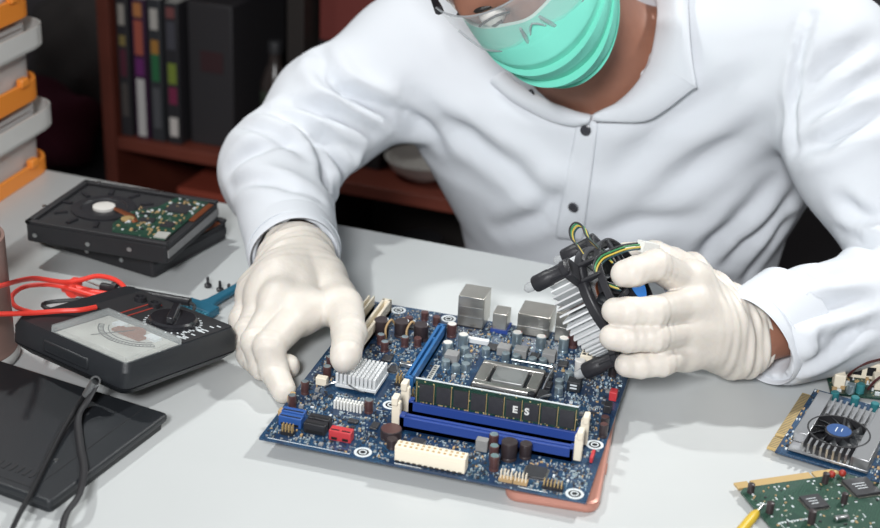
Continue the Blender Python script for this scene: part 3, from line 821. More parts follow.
# white pin block in front of the heatsink
b = MB()
for i in range(9):
    for j in range(2):
        bxs(b, 37+i*2.6, 38.6+i*2.6, 58.5+j*4, 60.5+j*4, 0, 7)
b.build('white_header', M['white_plastic'], mo); occupy(36, 61, 57, 66)

# drive connectors
def sata(x0, x1, y0, y1, m_, n):
    b = MB(); bxs(b, x0, x1, y0, y1, 0.2, 8.5); o = b.build('drive_connector', m_, mo, bevel=0.0005)
    k = MB(); w = (x1-x0)/n
    for i in range(n):
        bxs(k, x0+i*w+1, x0+(i+1)*w-1, y0+1.3, y0+2.6, 8.4, 8.7); bxs(k, x0+i*w+2, x0+(i+1)*w-2, y0-0.2, y0, 1.2, 3.4)
    k.build('slot_mouth', M['hole'], o); occupy(x0, x1, y0, y1)
    return o
sata(7, 25, 21, 27.5, M['sata_blue'], 1); sata(6, 24, 29.5, 36, M['sata_blue'], 1)
sata(28, 45, 18, 25, M['black'], 1); sata(28, 45, 27, 34, M['black'], 1)
sata(49, 66, 15, 23, M['red_plastic'], 2)

# main power connector
b = MB(); bxs(b, 103, 155.5, 4, 13.5, 0.5, 13)
pw = b.build('power_connector', M['cream'], mo, bevel=0.0006)
k = MB()
for i in range(12):
    for j in range(2):
        bxs(k, 105+i*4.2, 107+i*4.2, 5.4+j*4.2, 7.6+j*4.2, 12.9, 13.15)
k.build('pin_holes', M['tan'], pw)
k = MB(); bxs(k, 103, 155.5, 3.8, 4.0, 9.2, 9.6); bxs(k, 125, 132, 13.5, 15, 5, 12); k.build('ledge', M['cream'], pw)
k = MB()
for i in range(12): bxs(k, 104+i*4.25, 106.6+i*4.25, 3.2, 4.2, 0, 1.6)
k.build('foot', M['ink'], pw); occupy(102, 156, 3, 15)
b = MB(); bxs(b, 203, 213, 189, 199, 0.3, 12); bxs(b, 205, 211, 199, 200.5, 4, 10); p4 = b.build('power_connector', M['cream'], mo, bevel=0.0006)
k = MB()
for i in range(2):
    for j in range(2): bxs(k, 204.4+i*4.4, 207.2+i*4.4, 190.4+j*4.4, 193.2+j*4.4, 11.9, 12.15)
k.build('pin_holes', M['ink'], p4); occupy(202, 214, 188, 201)

# processor socket
b = MB()
bxs(b, 128, 180, 126, 132.5, 1.2, 5.2); bxs(b, 128, 180, 161, 167, 1.2, 5.2); bxs(b, 128, 138.5, 132.5, 161, 1.2, 5.0); bxs(b, 170.5, 180, 132.5, 161, 1.2, 5.0)
sk = b.build('processor_socket', mat('socket_frame', 'B4B1AC', 0.34, 0.85, noise=0.08, nscale=70), mo, bevel=0.0012)
b = MB(); bxs(b, 127, 181, 125, 168, 0, 1.6); b.build('socket_base', M['black_matt'], sk)
b = MB(); b.tube(spline([(mm(184), mm(120), BT+.004), (mm(184), mm(150), BT+.005), (mm(184.5), mm(170), BT+.005), (mm(181), mm(172), BT+.006), (mm(150), mm(172.5), BT+.006)], 5), 0.0010, 8)
b.tube(spline([(mm(184), mm(122), BT+.004), (mm(188), mm(119), BT+.008), (mm(193), mm(122), BT+.009)], 5), 0.0010, 8); b.build('lever', M['steel'], sk)
b = MB(); bxs(b, 181.5, 190, 122, 134, 0, 6); bxs(b, 183, 189, 140, 150, 0, 5); bxs(b, 181, 187, 156, 164, 0, 5); b.build('hinge_block', M['black'], sk, bevel=0.0006)
b = MB(); b.lathe([(.0032, BT), (.0032, BT+.006), (.002, BT+.0065)], 14, (mm(177), mm(124.5), 0)); b.build('hinge_stop', M['black'], sk)
occupy(124, 192, 117, 173)

# electrolytic and polymer capacitors
def capacitor(x, y, rad, h, body, top, mark=None, name='capacitor'):
    b = MB(); b.m = 0
    b.lathe([(mm(rad), BT), (mm(rad), BT+mm(h*0.12)), (mm(rad*0.93), BT+mm(h*0.16)), (mm(rad), BT+mm(h*0.2)), (mm(rad), BT+mm(h-0.5)), (mm(rad-0.5), BT+mm(h))], 16, (mm(x), mm(y), 0), caps=False)
    b.m = 1; b.lathe([(mm(rad-0.5), BT+mm(h)), (0.0001, BT+mm(h-0.1))], 16, (mm(x), mm(y), 0), caps=False)
    ms = [body, top]
    if mark:
        b.m = 2; ms.append(mark)
        n = 5; vs = []
        for k in range(n+1):
            t = R_(60*k/n-30+20); vs.append((mm(x+(rad-0.6)*math.cos(t)), mm(y+(rad-0.6)*math.sin(t)), BT+mm(h+0.08)))
        b.add(vs, [tuple(range(n+1))])
    b.build(name, ms, mo); occupy(x-rad, x+rad, y-rad, y+rad)
W_, K_ = M['pale_top'], M['dark_cap']
for x, y in ((90, 205), ): capacitor(x, y, 4.2, 12, M['brown_cap'], W_)
for x, y in ((95.5, 172), (104, 190)): capacitor(x, y, 4.2, 12, M['silver_cap'], W_)
for x, y in ((146, 208), (166.5, 208), (185, 212)): capacitor(x, y, 4.3, 13, M['silver_cap'], W_, M['red_plastic'])
capacitor(191, 223, 4.2, 14, M['brown_cap'], M['brown_cap'])
for x, y in ((143.5, 178.5), (152.5, 178), (166, 178), (174.5, 179), (115.5, 163), (110, 145), (100.5, 149), (117, 150), (109, 176), (194, 150), (196, 139), (199, 165), (207, 178), (126, 181)):
    capacitor(x, y, 3.5, 8, M['silver_cap'], M['silver_cap'])
capacitor(205, 179, 4.2, 13, M['pale_top'], M['pale_top'])
for x, y in ((8.5, 72), (7, 49)): capacitor(x, y, 3.2, 11, M['brown_cap'], M['silver_cap'])
capacitor(64, 62.5, 3.4, 11, M['brown_cap'], M['silver_cap'])
for x, y in ((33, 188), (50, 191), (67, 191)): capacitor(x, y, 6.3, 14, K_, K_, M['ring'])
for x, y in ((38, 171), (58, 174), (45, 160), (15, 104), (12, 120), (17, 134)): capacitor(x, y, 3.4, 9, M['brown_cap'], M['silver_cap'])
for x, y in ((166, 46), (170, 31), (173.5, 18)): capacitor(x, y, 3.6, 12, M['brown_cap'], M['silver_cap'])
capacitor(180, 36, 6.0, 15, K_, K_); capacitor(191, 42, 4.5, 12, K_, K_)
capacitor(91, 34, 8.0, 8, K_, M['brown_cap']); capacitor(96, 21, 4.0, 8, K_, K_)
for x, y in ((240, 90), (239, 101), (231, 185)): capacitor(x, y, 3.4, 11, K_, M['brown_cap'])
for x, y in ((72, 221), (60, 226), (50, 212), (68, 178)): capacitor(x, y, 3.3, 8, M['brown_cap'], M['brown_cap'])
for i, (x, y) in enumerate(((40, 186), (57.5, 189))):
    b = MB(); b.tube(spline([(mm(x), mm(y-7), BT+.001), (mm(x-1), mm(y-5), BT+.010), (mm(x+2), mm(y), BT+.016), (mm(x+4), mm(y+6), BT+.008)], 5), 0.0009, 8)
    b.build('wire_link', M['tan'], mo)

# chokes and other blocks
def block(name, x, y, dx, dy, h, m_, detail=None):
    b = MB(); bxs(b, x-dx/2, x+dx/2, y-dy/2, y+dy/2, 0.2, h); o = b.build(name, m_, mo, bevel=0.0006)
    if detail:
        d = MB(); bxs(d, x-dx/4, x+dx/4, y-dy/2-0.2, y-dy/2, h*0.35, h*0.5); bxs(d, x-dx/4, x+dx/4, y-dy/2-0.2, y-dy/2, h*0.65, h*0.8); d.build('print', detail, o)
    occupy(x-dx/2, x+dx/2, y-dy/2, y+dy/2)
for x, y in ((139.5, 190), (153.5, 191), (177, 193), (102, 163)): block('choke', x, y, 11, 10, 8, M['grey_choke'])
block('choke', 206, 152, 11, 10, 9, M['charcoal'], M['ring'])
block('choke', 159, 40, 9, 6, 10, M['grey_choke'])
block('crystal', 70, 140, 11, 4, 4, M['steel']); block('crystal', 113, 200, 22, 4, 5, M['alu_white'])
block('jumper_block', 238, 148, 6, 8, 8, M['red_plastic']); block('jumper_block', 238, 56, 2.4, 12, 5, M['red_plastic']); block('fan_header', 237, 128, 6, 9, 7, M['black'])
block('fan_header', 16, 90, 9, 6, 7, M['cream']); block('tan_block', 3, 58, 4, 9, 6, M['tan']); block('tan_block', 3.5, 36, 4, 6, 5, M['tan'])
block('power_transistor', 128, 196, 9, 10, 2.5, M['chip']); block('power_transistor', 165, 194, 8, 8, 2.5, M['chip']); block('power_transistor', 190, 188, 8, 9, 2.5, M['chip']); block('power_transistor', 52, 146, 8, 9, 2.5, M['chip'])

def qfp(x, y, s, h=1.6):
    b = MB(); bxs(b, x-s/2, x+s/2, y-s/2, y+s/2, 0.3, h); o = b.build('controller_chip', M['chip'], mo, bevel=0.0003)
    p = MB(); n = int(s/0.9)
    for i in range(n):
        t = -s/2+0.6+i*(s-1.2)/(n-1)
        for a, c in ((t, -s/2-0.7), (t, s/2+0.7)):
            bxs(p, x+a-0.2, x+a+0.2, y+c-0.7, y+c+0.7, 0.0, 0.5); bxs(p, x+c-0.7, x+c+0.7, y+a-0.2, y+a+0.2, 0.0, 0.5)
    p.build('pins', M['tin'], o); occupy(x-s/2-1.5, x+s/2+1.5, y-s/2-1.5, y+s/2+1.5)
qfp(203, 24, 15); qfp(54, 210, 11); qfp(112, 34, 9); qfp(212, 210, 10); qfp(60, 132, 10)
block('audio_chip', 75, 44, 6, 10, 1.6, M['chip']); block('bios_chip', 58, 44, 8, 5, 2.4, M['chip']); block('bios_chip', 96, 108, 6, 5, 2, M['chip'])

def header(x, y, nx, ny, base, pin, h=8.5, d=2.5):
    b = MB(); bxs(b, x, x+nx*d, y, y+ny*d, 0, 2.4); o = b.build('pin_header', base, mo)
    p = MB()
    for i in range(nx):
        for j in range(ny):
            bxs(p, x+i*d+0.85, x+i*d+1.6, y+j*d+0.85, y+j*d+1.6, 2.4, h)
    p.build('pins', pin, o); occupy(x, x+nx*d, y, y+ny*d)
header(13, 10, 4, 2, M['black'], M['gold_pale']); header(180, 5, 4, 2, M['tan'], M['cream']); header(190.6, 5, 4, 2, M['tan'], M['cream']); header(211, 6, 6, 2, M['black'], M['gold_pale'], 7)
header(70, 108, 2, 3, M['black'], M['gold_pale']); header(88, 92, 2, 2, M['black'], M['gold_pale'])

# about a hundred larger surface parts, each its own piece, then the dust of tiny ones
def free(x, y, mrg):
    if not (3 < x < 241 and 3 < y < 241): return False
    return not any(a-mrg < x < b_+mrg and c-mrg < y < d+mrg for a, b_, c, d in taken)
r = random.Random(11); kinds = [(M['chip'], 3.6, 2.6, 1.2), (M['ring'], 2.6, 1.6, 0.9), (M['tan'], 2.8, 1.6, 1.2), (M['grey_choke'], 3.2, 3.2, 1.8), (M['silver_cap'], 3.4, 1.8, 1.0)]
nn = 0
while nn < 90:
    x, y = r.uniform(4, 240), r.uniform(4, 240)
    if not free(x, y, 2): continue
    m_, a, c, h = r.choice(kinds); 
    if r.random() < 0.5: a, c = c, a
    b = MB(); bxs(b, x-a/2, x+a/2, y-c/2, y+c/2, 0, h*r.uniform(.8, 1.5)); b.build('surface_component', m_, mo); occupy(x-a/2, x+a/2, y-c/2, y+c/2); nn += 1
b = MB(); ms = [M['solder'], M['chip'], M['tan'], M['silver_cap'], M['grey_choke']]
for k in range(9000):
    x, y = r.uniform(3, 241), r.uniform(3, 241)
    if not free(x, y, 0.4): continue
    b.m = r.choice((0, 0, 0, 1, 1, 1, 2, 3, 3, 4, 4)); a, c = r.uniform(.6, 2.4), r.uniform(.5, 1.2)
    if r.random() < .5: a, c = c, a
    bxs(b, x-a/2, x+a/2, y-c/2, y+c/2, 0, r.uniform(.2, 1.3))
tag(b.build('tiny_parts', ms, mo), kind='stuff')
# silk-screen frames and lines
b = MB()
for k in range(60):
    x, y = r.uniform(4, 232), r.uniform(4, 238)
    if not free(x, y, 1): continue
    w = r.uniform(3, 9); bxs(b, x, x+w, y, y+0.35, 0.0, 0.08)
    if k % 3 == 0: bxs(b, x, x+0.35, y, y+r.uniform(2, 6), 0.0, 0.08)
bxs(b, 6, 70, 2.0, 2.7, 0, .08); bxs(b, 104, 124, 1.4, 2.4, 0, .08); bxs(b, 196, 216, 2.2, 3.0, 0, .08)
b.build('silk_print', M['ring'], mo)

# processor lying in the socket
o = empty('processor', (mm(154.5), mm(147), BT+.0016), (0, 0, 0), 'square metal processor lid with dull paste marks in the open socket', 'processor')
m = MB(); m.prism(rrect(-.0132, .0132, -.0118, .0118, .002), 0.0006, 0.0040); m.build('lid', M['grease'], o, bevel=0.0006)
m = MB(); m.box(-.0160, .0160, -.0146, .0146, 0, 0.0008); m.build('substrate', M['charcoal'], o)
m = MB(); m.box(-.014, -.003, -.0160, -.0146, 0.001, 0.0024); m.box(.006, .013, -.0160, -.0146, 0.001, 0.0024); m.build('gold_edge', M['gold'], o)
vs = [(0.0108*math.cos(t)*(1+.06*math.sin(3*t)), 0.0092*math.sin(t)*(1+.05*math.cos(5*t)), 0.00405) for t in [2*PI*k/40 for k in range(40)]]
MB().add(vs, [tuple(range(40))]).build('paste_smear', mat('grey_paste', '8D908F', 0.6), o)

# memory module
o = empty('memory_module', (mm(97.2), mm(73.4), BT+.0046), (0, 0, 0), 'green memory stick with black chips standing in the rear blue socket', 'memory module')
m = MB(); m.box(0, .125, -.0006, .0006, 0, .0265); m.build('circuit_board', M['pcb_green_dark'], o)
m = MB()
for k in range(9):
    x = 0.0035+k*0.0135
    if k == 8: x = 0.1115
    MB().box(x, x+.0112, -.0019, -.0006, .0085, .0225).build('memory_chip', M['chip'], o)
for k in range(42): m.box(.002+k*.0029, .0058+k*.0029, -.0009, -.0006, .0005, .0035)
m.build('gold_contacts', M['gold'], o)
m = MB(); r = random.Random(2)
for k in range(10):
    m.box(0.0010+k*.0136, 0.0015+k*.0136, -.0009, -.0006, .006, .024)
for k in range(40): x = r.uniform(.002, .122); m.box(x, x+.0012, -.0011, -.0006, .0055, .0070)
m.build('small_parts', M['gold_pale'], o)
MB().box(0.0, .125, -.0007, .0007, .0262, .0267).build('top_edge', M['ring'], o)
# two white marks printed on the chips
def letter(txt, size, loc, m_, parent, rot=(PI/2, 0, 0)):
    cu = bpy.data.curves.new('lettering', 'FONT'); cu.body = txt; cu.size = size; cu.align_x = 'CENTER'; cu.align_y = 'CENTER'; cu.extrude = 0.00005; cu.offset = 0.0003
    t = bpy.data.objects.new('lettering', cu); COL.objects.link(t)
    me = t.to_mesh(); me2 = bpy.data.meshes.new('lettering'); bmm = bmesh.new(); bmm.from_mesh(me); bmm.to_mesh(me2); bmm.free(); t.to_mesh_clear()
    bpy.data.objects.remove(t); me2.materials.append(m_)
    q = bpy.data.objects.new('lettering', me2); COL.objects.link(q); q.location = loc; q.rotation_euler = rot; q.parent = parent
    return q
letter('E', 0.0078, (0.0780, -.00200, .0155), M['white_plastic'], o); letter('S', 0.0078, (0.0870, -.00200, .0155), M['white_plastic'], o)

# phone under the corner of the board
pr = R_(4)
o = empty('smartphone', (0.214, 0.072, 0), (0, 0, pr), 'rose gold smartphone lying face down under the corner of the motherboard', 'smartphone')
m = MB(); pl = rrect(-.0335, .0335, -.069, .069, .009)
rows = []
for z, ins in ((0, .0025), (.0008, .0008), (.003, 0), (.0058, 0), (.0078, .0008), (.0085, .0025)):
    rows.append([(x*(1-ins/.0335), y*(1-ins/.069), z) for x, y in pl])
m.grid(rows, True, True); n_ = len(pl); m.add(rows[0], [tuple(range(n_))[::-1]]); m.add(rows[-1], [tuple(range(n_))])
m.build('shell', M['rose'], o)
m = MB(); m.lathe([(.005, .0085), (.005, .0092), (.003, .0094)], 20, (-.022, .055, 0)); m.build('camera_lens', M['black_gloss'], o)
m = MB(); m.box(.0333, .0342, -.02, -.008, .003, .0055); m.build('side_button', M['rose'], o)
# ------------------------------------------------------------------ right side of the desk
def card_frame(p, deg): return (p[0], p[1], 0), (0, 0, R_(deg))
# graphics card, long edge along local x
loc, rot = card_frame((0.366, 0.126), 77)
o = empty('graphics_card', loc, rot, 'blue graphics card with silver heatsink and blue-hubbed fan', 'graphics card', None)
L, Wd = 0.112, 0.078
m = MB(); m.prism([(0, -Wd), (L, -Wd), (L, 0), (0.098, 0), (0.098, 0.0), (0, 0)], 0.0045, 0.0061); m.build('circuit_board', M['pcb_blue'], o)
m = MB(); m.box(0.002, 0.020, 0, 0.0070, 0.0045, 0.0061); m.box(0.023, 0.100, 0, 0.0070, 0.0045, 0.0061); m.build('edge_connector', M['gold'], o)
m = MB()
for k in range(38):
    x = 0.003+k*0.0025
    if 0.019 < x < 0.024: continue
    m.box(x+0.0017, x+0.0021, 0.0003, 0.0069, 0.0061, 0.0062)
m.build('contact_gaps', M['pcb_edge'], o)
m = MB()
x0, x1, y0, y1 = 0.004, 0.094, -0.068, -0.008
fx, fy, fr = 0.0345, -0.0375, 0.0225
m.box(x0, x1, y0, y1, 0.0075, 0.0100)
m.box(x0+.012, x1-.006, y1-0.011, y1, 0.010, 0.0185); m.box(x0+.0, x1-.006, y0, y0+0.013, 0.010, 0.0185)
hsk = m.build('heatsink', M['gpu_alu'], o, bevel=0.0006)
m = MB()
for k in range(9):
    y = -0.0555+k*0.0047
    for xa, xb in ((x0, fx-fr*0.9 if abs(y-fy) < .016 else fx-fr*.35), (fx+fr*0.98 if abs(y-fy) < .016 else fx+fr*.6, x1-0.010)):
        if xb-xa > 0.003: MB().box(xa, xb, y-0.0008, y+0.0008, 0.010, 0.0182).build('fin', M['gpu_alu'], hsk)
m = MB(); m.lathe([(fr+.0012, 0.0100), (fr+.0012, 0.0186), (fr-.0002, 0.0186), (fr-.0002, 0.0104)], 40, (fx, fy, 0)); m.lathe([(0.0001, .0102), (fr, .0103)], 40, (fx, fy, 0), caps=False)
fan = m.build('fan_well', M['black_matt'], o)
m = MB()
for k in range(11):
    t = 2*PI*k/11
    rows = []
    for rr, tw in ((0.010, .0), (0.016, .18), (0.0215, .30)):
        a, b_ = t+tw-0.20, t+tw+0.22
        rows.append([(fx+rr*math.cos(a), fy+rr*math.sin(a), .0130), (fx+rr*math.cos(b_), fy+rr*math.sin(b_), .0178)])
    m.grid(rows)
m.build('fan_blades', M['charcoal'], fan, solid=0.0006)
MB().lathe([(.0105, .012), (.0105, .0186), (.0098, .0192), (.0001, .0192)], 32, (fx, fy, 0)).build('fan_hub', M['black'], fan)
MB().lathe([(.0092, .0192), (.0092, .0194), (.0001, .0194)], 32, (fx, fy, 0)).build('hub_label', M['blue_fan'], fan)
m = MB(); m.cbox((fx, fy+.002, .0194), (.007, .0008, .0001)); m.cbox((fx+.001, fy-.002, .0194), (.005, .0007, .0001)); m.build('label_print', M['ring'], fan)
r = random.Random(8); m = MB(); ms = [M['ring'], M['chip'], M['tan'], M['silver_cap']]
for k in range(90):
    x, y = r.uniform(.002, .110), r.choice((r.uniform(-.007, -.001), r.uniform(-.077, -.069)))
    m.m = r.randrange(4); m.cbox((x, y, .0061), (r.uniform(.001, .003), r.uniform(.0008, .0016), r.uniform(.0005, .0014)))
tag(m.build('surface_parts', ms, o), kind='stuff')
for x, y in ((0.104, -0.018), (0.105, -0.034), (0.104, -0.050), (0.105, -0.064)):
    m = MB(); m.lathe([(.0034, .0061), (.0034, .0125), (.0028, .0130), (.0001, .0130)], 16, (x, y, 0)); m.build('capacitor', M['teal'], o)
m = MB(); m.box(0.0, 0.105, -Wd-0.0010, -Wd, 0.001, 0.022); m.box(-0.006, 0.0, -Wd-0.012, -Wd, 0.001, 0.002); m.build('mounting_bracket', M['steel'], o)

# green expansion card
loc, rot = card_frame((0.3435, 0.0655), 33)
o = empty('expansion_card', loc, rot, 'green expansion card with two black chips at the lower right of the desk', 'circuit card')
m = MB(); m.prism([(0, -.075), (.135, -.075), (.135, 0), (0.005, 0), (0, -.004)], .0040, .0056); m.build('circuit_board', M['pcb_green'], o)
m = MB(); m.box(.0005, .011, 0, .0075, .0040, .0056); m.box(.0135, .062, 0, .0075, .0040, .0056); m.box(.0645, .086, 0, .0075, .0040, .0056); m.build('edge_connector', M['gold_pale'], o)
def pkg(x, y, s, rot_=0):
    b = MB(); b.cbox((x, y, .0056+.0002), (s, s, .0022), rot_); q = b.build('chip', M['chip'], o, bevel=0.0003)
    p = MB()
    n = int(s/.0011)
    for i in range(n):
        t = -s/2+.001+i*(s-.002)/(n-1)
        for a, c in ((t, -s/2-.0007), (t, s/2+.0007)):
            p.cbox((x+a, y+c, .0056), (.0004, .0015, .0006)); p.cbox((x+c, y+a, .0056), (.0015, .0004, .0006))
    p.build('pins', M['tin'], q)
    p = MB()
    for i in range(3): p.cbox((x-.001, y+.003-i*.003, .0080), (s*.5-i*.001, .0007, .0001))
    p.build('chip_print', M['ring'], q)
pkg(.0445, -.0295, .0155); pkg(.089, -.0205, .0205)
for x, y, h, rd in ((.0065, -.0065, .007, .0026), (.0075, -.032, .008, .0028), (.0300, -.050, .010, .0028), (.0665, -.008, .008, .0025), (.066, -.034, .008, .0024)):
    m = MB(); m.lathe([(rd, .0056), (rd, .0056+h), (rd-.0005, .0056+h+.0004), (.0001, .0056+h+.0004)], 16, (x, y, 0)); m.build('capacitor', M['dark_cap'], o)
for x, y in ((.0745, .0005-.004), (.083, -.004)):
    m = MB(); m.ball((x, y, .0090), .0027, 10); m.build('red_capacitor', mat('red_bead', 'A03428', .4), o)
m = MB(); m.cbox((.053, -.052, .0056), (.011, .0042, .0034)); m.build('crystal', M['steel'], o, bevel=.001)
r = random.Random(21); m = MB(); ms = [M['ring'], M['chip'], M['tan'], M['ring']]
for k in range(220):
    x, y = r.uniform(.004, .13), r.uniform(-.072, -.003)
    if abs(x-.0445) < .0105 and abs(y+.0295) < .0105: continue
    if abs(x-.089) < .013 and abs(y+.0205) < .013: continue
    m.m = r.randrange(4); m.cbox((x, y, .0056), (r.uniform(.0008, .0026), r.uniform(.0006, .0013), r.uniform(.0002, .0011)), r.choice((0, PI/2)))
m.m = 0
m.box(.008, .032, -.066, -.0655, .0056, .0057); m.box(.008, .0085, -.066, -.045, .0056, .0057); m.box(.0315, .032, -.066, -.045, .0056, .0057); m.box(.008, .032, -.045, -.0445, .0056, .0057)
for k in range(9): m.box(.0095+k*.0024, .0108+k*.0024, -.0462, -.0452, .0056, .0057)
tag(m.build('surface_parts', ms, o), kind='stuff')

# back board with cream connectors
loc, rot = card_frame((0.404, 0.236), 8)
o = empty('power_board', loc, rot, 'green power board with cream connector block and thin wires behind the graphics card', 'circuit card')
MB().box(0, .11, 0, .062, .003, .0046).build('circuit_board', M['pcb_green_dark'], o)
m = MB(); m.box(.006, .075, .030, .052, .0046, .019); m.box(.003, .012, .008, .020, .0046, .017); m.box(.036, .066, .012, .026, .0046, .015)
cb = m.build('connector_block', M['cream'], o, bevel=.0008)
m = MB()
for k in range(6): m.box(.010+k*.011, .017+k*.011, .0297, .030, .008, .016)
for k in range(6): m.box(.010+k*.011, .017+k*.011, .035, .046, .0188, .0192)
m.build('socket_mouth', M['hole'], cb)
m = MB(); m.tube(spline([(.016, .022, .010), (.022, .018, .022), (.040, .020, .030), (.065, .030, .030), (.10, .034, .024)], 6), .0011, 8)
m.tube(spline([(.030, .006, .008), (.036, .004, .020), (.052, .012, .026), (.075, .018, .028), (.10, .020, .022)], 6), .0011, 8); m.build('wire', mat('dark_red_wire', '4A2020', .5), o)
for x, y in ((.024, .006), (.016, .004), (.050, .004), (.062, .006)):
    m = MB(); m.lathe([(.0036, .0046), (.0036, .012), (.003, .0126), (.0001, .0126)], 16, (x, y, 0)); m.build('capacitor', M['teal'] if x > .02 else M['silver_cap'], o)
r = random.Random(4); m = MB(); ms = [M['ring'], M['chip'], M['tan']]
for k in range(70):
    m.m = r.randrange(3); m.cbox((r.uniform(.003, .10), r.uniform(.002, .028), .0046), (r.uniform(.001, .004), r.uniform(.001, .003), r.uniform(.0006, .004)))
tag(m.build('surface_parts', ms, o), kind='stuff')

# screwdriver whose tip touches the green card
p0 = Vector((.3625, .0415, .0125)); p1 = Vector((.340, -.020, .0075)); dv = (p1-p0)
q = dv.to_track_quat('Z', 'Y').to_matrix()
o = empty('screwdriver', p0, q, 'small yellow screwdriver with its tip on the edge of the green card', 'screwdriver')
MB().cyl((0, 0, 0), (0, 0, .012), .0009, .0012, 8).build('blade', M['steel'], o)
MB().lathe([(.0014, .010), (.0032, .014), (.0036, .020), (.0036, .05), (.0042, .056), (.0042, .11), (.003, .113)], 12).build('handle', M['yellow'], o)

# processor cooler held in the gloved hand
n_ = Vector((.794, -.016, .608)).normalized(); e_ = Vector((.600, -.147, -.787)); e_ = (e_-n_*n_.dot(e_)).normalized()
CM = Matrix((e_, n_.cross(e_), n_)).transposed()
o = empty('processor_cooler', (0.2067,0.2011,0.0663), CM, 'black processor cooler with silver fins held up in the gloved hand', 'cooler')
m = MB()
NF = 46
for k in range(NF):
    t = 2*PI*k/NF; c, s_ = math.cos(t), math.sin(t)
    ra, rb_ = .014, .0405
    w = .0008
    vs = []
    for z in (-.013, .013):
        for rr, off in ((ra, -w), (rb_, -w), (rb_, w), (ra, w)):
            sw = 0.006*((rr-ra)/(rb_-ra))
            vs.append((rr*c-(off+sw)*s_, rr*s_+(off+sw)*c, z))
    m.add(vs, [(3, 2, 1, 0), (4, 5, 6, 7), (0, 1, 5, 4), (1, 2, 6, 5), (2, 3, 7, 6), (3, 0, 4, 7)])
hs = m.build('fins', M['alu_white'], o)
MB().lathe([(.0145, -.0135), (.0145, .0135)], 28).build('core', M['copper'], o)
# black frame: ring, four legs with push pins, fan bridge
m = MB()
m.lathe([(.0432, .012), (.0432, .0185), (.0405, .0205), (.0375, .0205), (.0375, .012), (.0432, .012)], 48, caps=False)
for k in range(4):
    m.X = Matrix.Rotation(PI/4+k*PI/2, 4, 'Z')
    m.box(.038, .058, -.0085, .0085, .010, .0165); m.box(.053, .060, -.0055, .0055, -.004, .0165)
    m.box(.039, .044, -.009, -.006, .016, .034); m.box(.039, .044, .006, .009, .016, .034)
m.X = None
frame = m.build('frame', M['black'], o, bevel=.0008)
for k in range(4):
    X = Matrix.Rotation(PI/4+k*PI/2, 4, 'Z')
    m = MB(); m.X = X
    m.lathe([(.0062, -.0175), (.0068, -.016), (.0068, -.003), (.0058, -.001), (.0058, .009), (.0072, .010), (.0072, .0145), (.0045, .016), (.0001, .016)], 20, (.0565, 0, 0)); pn = m.build('push_pin', M['black'], o)
    m = MB(); m.X = X; m.lathe([(.0030, -.0175), (.0042, -.0205), (.0036, -.0255), (.0012, -.0275), (.0001, -.0275)], 12, (.0565, 0, 0)); m.build('clear_tip', M['clear_tip'], pn)
m = MB(); m.lathe([(.0425, .030), (.0425, .036), (.0405, .036), (.0405, .030), (.0425, .030)], 48, caps=False)
for k in range(4):
    m.X = Matrix.Rotation(k*PI/2, 4, 'Z'); m.box(.014, .0415, -.0022, .0022, .037, .040)
m.X = None; m.lathe([(.0165, .036), (.0165, .041), (.015, .042), (.0001, .042)], 32)
m.build('fan_bridge', M['black'], o, bevel=.0005)
m = MB()
for k in range(7):
    t = 2*PI*k/7; rows = []
    for rr, tw in ((.014, 0), (.026, .18), (.038, .34)):
        a, b_ = t+tw-.28, t+tw+.30
        rows.append([(rr*math.cos(a), rr*math.sin(a), .019), (rr*math.cos((a+b_)/2), rr*math.sin((a+b_)/2), .026), (rr*math.cos(b_), rr*math.sin(b_), .035)])
    m.grid(rows)
m.build('fan_blades', M['charcoal'], o, solid=.0009)
MB().lathe([(.016, .016), (.016, .035), (.0001, .035)], 32).build('fan_hub', M['black'], o)
MB().lathe([(.0150, .0420), (.0150, .0424), (.0001, .0424)], 32).build('blue_label', M['blue_sticker'], o)
inv = (Matrix.Translation(o.location) @ CM.to_4x4()).inverted()
def lc(pts): return [inv @ Vector(p) for p in pts]
wa = [(0.2009,0.1954,0.1053), (0.1923,0.1978,0.1151), (0.1868,0.1990,0.1206), (0.1849,0.2015,0.1271), (0.1883,0.2027,0.1324), (0.1944,0.2005,0.1316), (0.1989,0.1965,0.1254), (0.2063,0.1930,0.1211), (0.2137,0.1895,0.1169), (0.2210,0.1869,0.1123)]
wb = [(0.2295,0.1730,0.0974), (0.2194,0.1699,0.1014), (0.2125,0.1707,0.1067), (0.2108,0.1729,0.1123), (0.2139,0.1787,0.1181), (0.2205,0.1851,0.1208), (0.2298,0.1943,0.1228), (0.2394,0.2053,0.1215)]
for i, (nm, cl) in enumerate((('black_wire', 'black_cable'), ('green_wire', 'wire_green'), ('yellow_wire', 'wire_yellow'), ('teal_wire', 'wire_teal'))):
    dx = Vector((.0013*(i-1.5), .0006*(i % 2), .0012*(1.5-i)))
    m = MB()
    m.tube(spline(lc([Vector(p)+dx for p in wa]), 6), .0008, 6); m.tube(spline(lc([Vector(p)+dx*1.2 for p in wb]), 6), .0008, 6)
    m.build(nm, M[cl], o)
c0, c1 = lc([(0.2394,0.2053,0.1215), (0.2503,0.2169,0.1159)])
m = MB(); m.tube([c0, c1], .0062, 4); cn = m.build('wire_plug', M['white_plastic'], o)
# ------------------------------------------------------------------ the person
per = empty('person', (0.17, 0.80, -0.75), (0, 0, 0), 'person in a white shirt, green face mask and latex gloves, leaning over the desk', 'person')
def wear(o, parent=per):
    """keep world coordinates under the person's empty"""
    o.parent = parent
    if parent is per: o.matrix_parent_inverse = Matrix.Translation(Vector(per.location)).inverted()
    return o
V = lambda p: np.array(p, float)
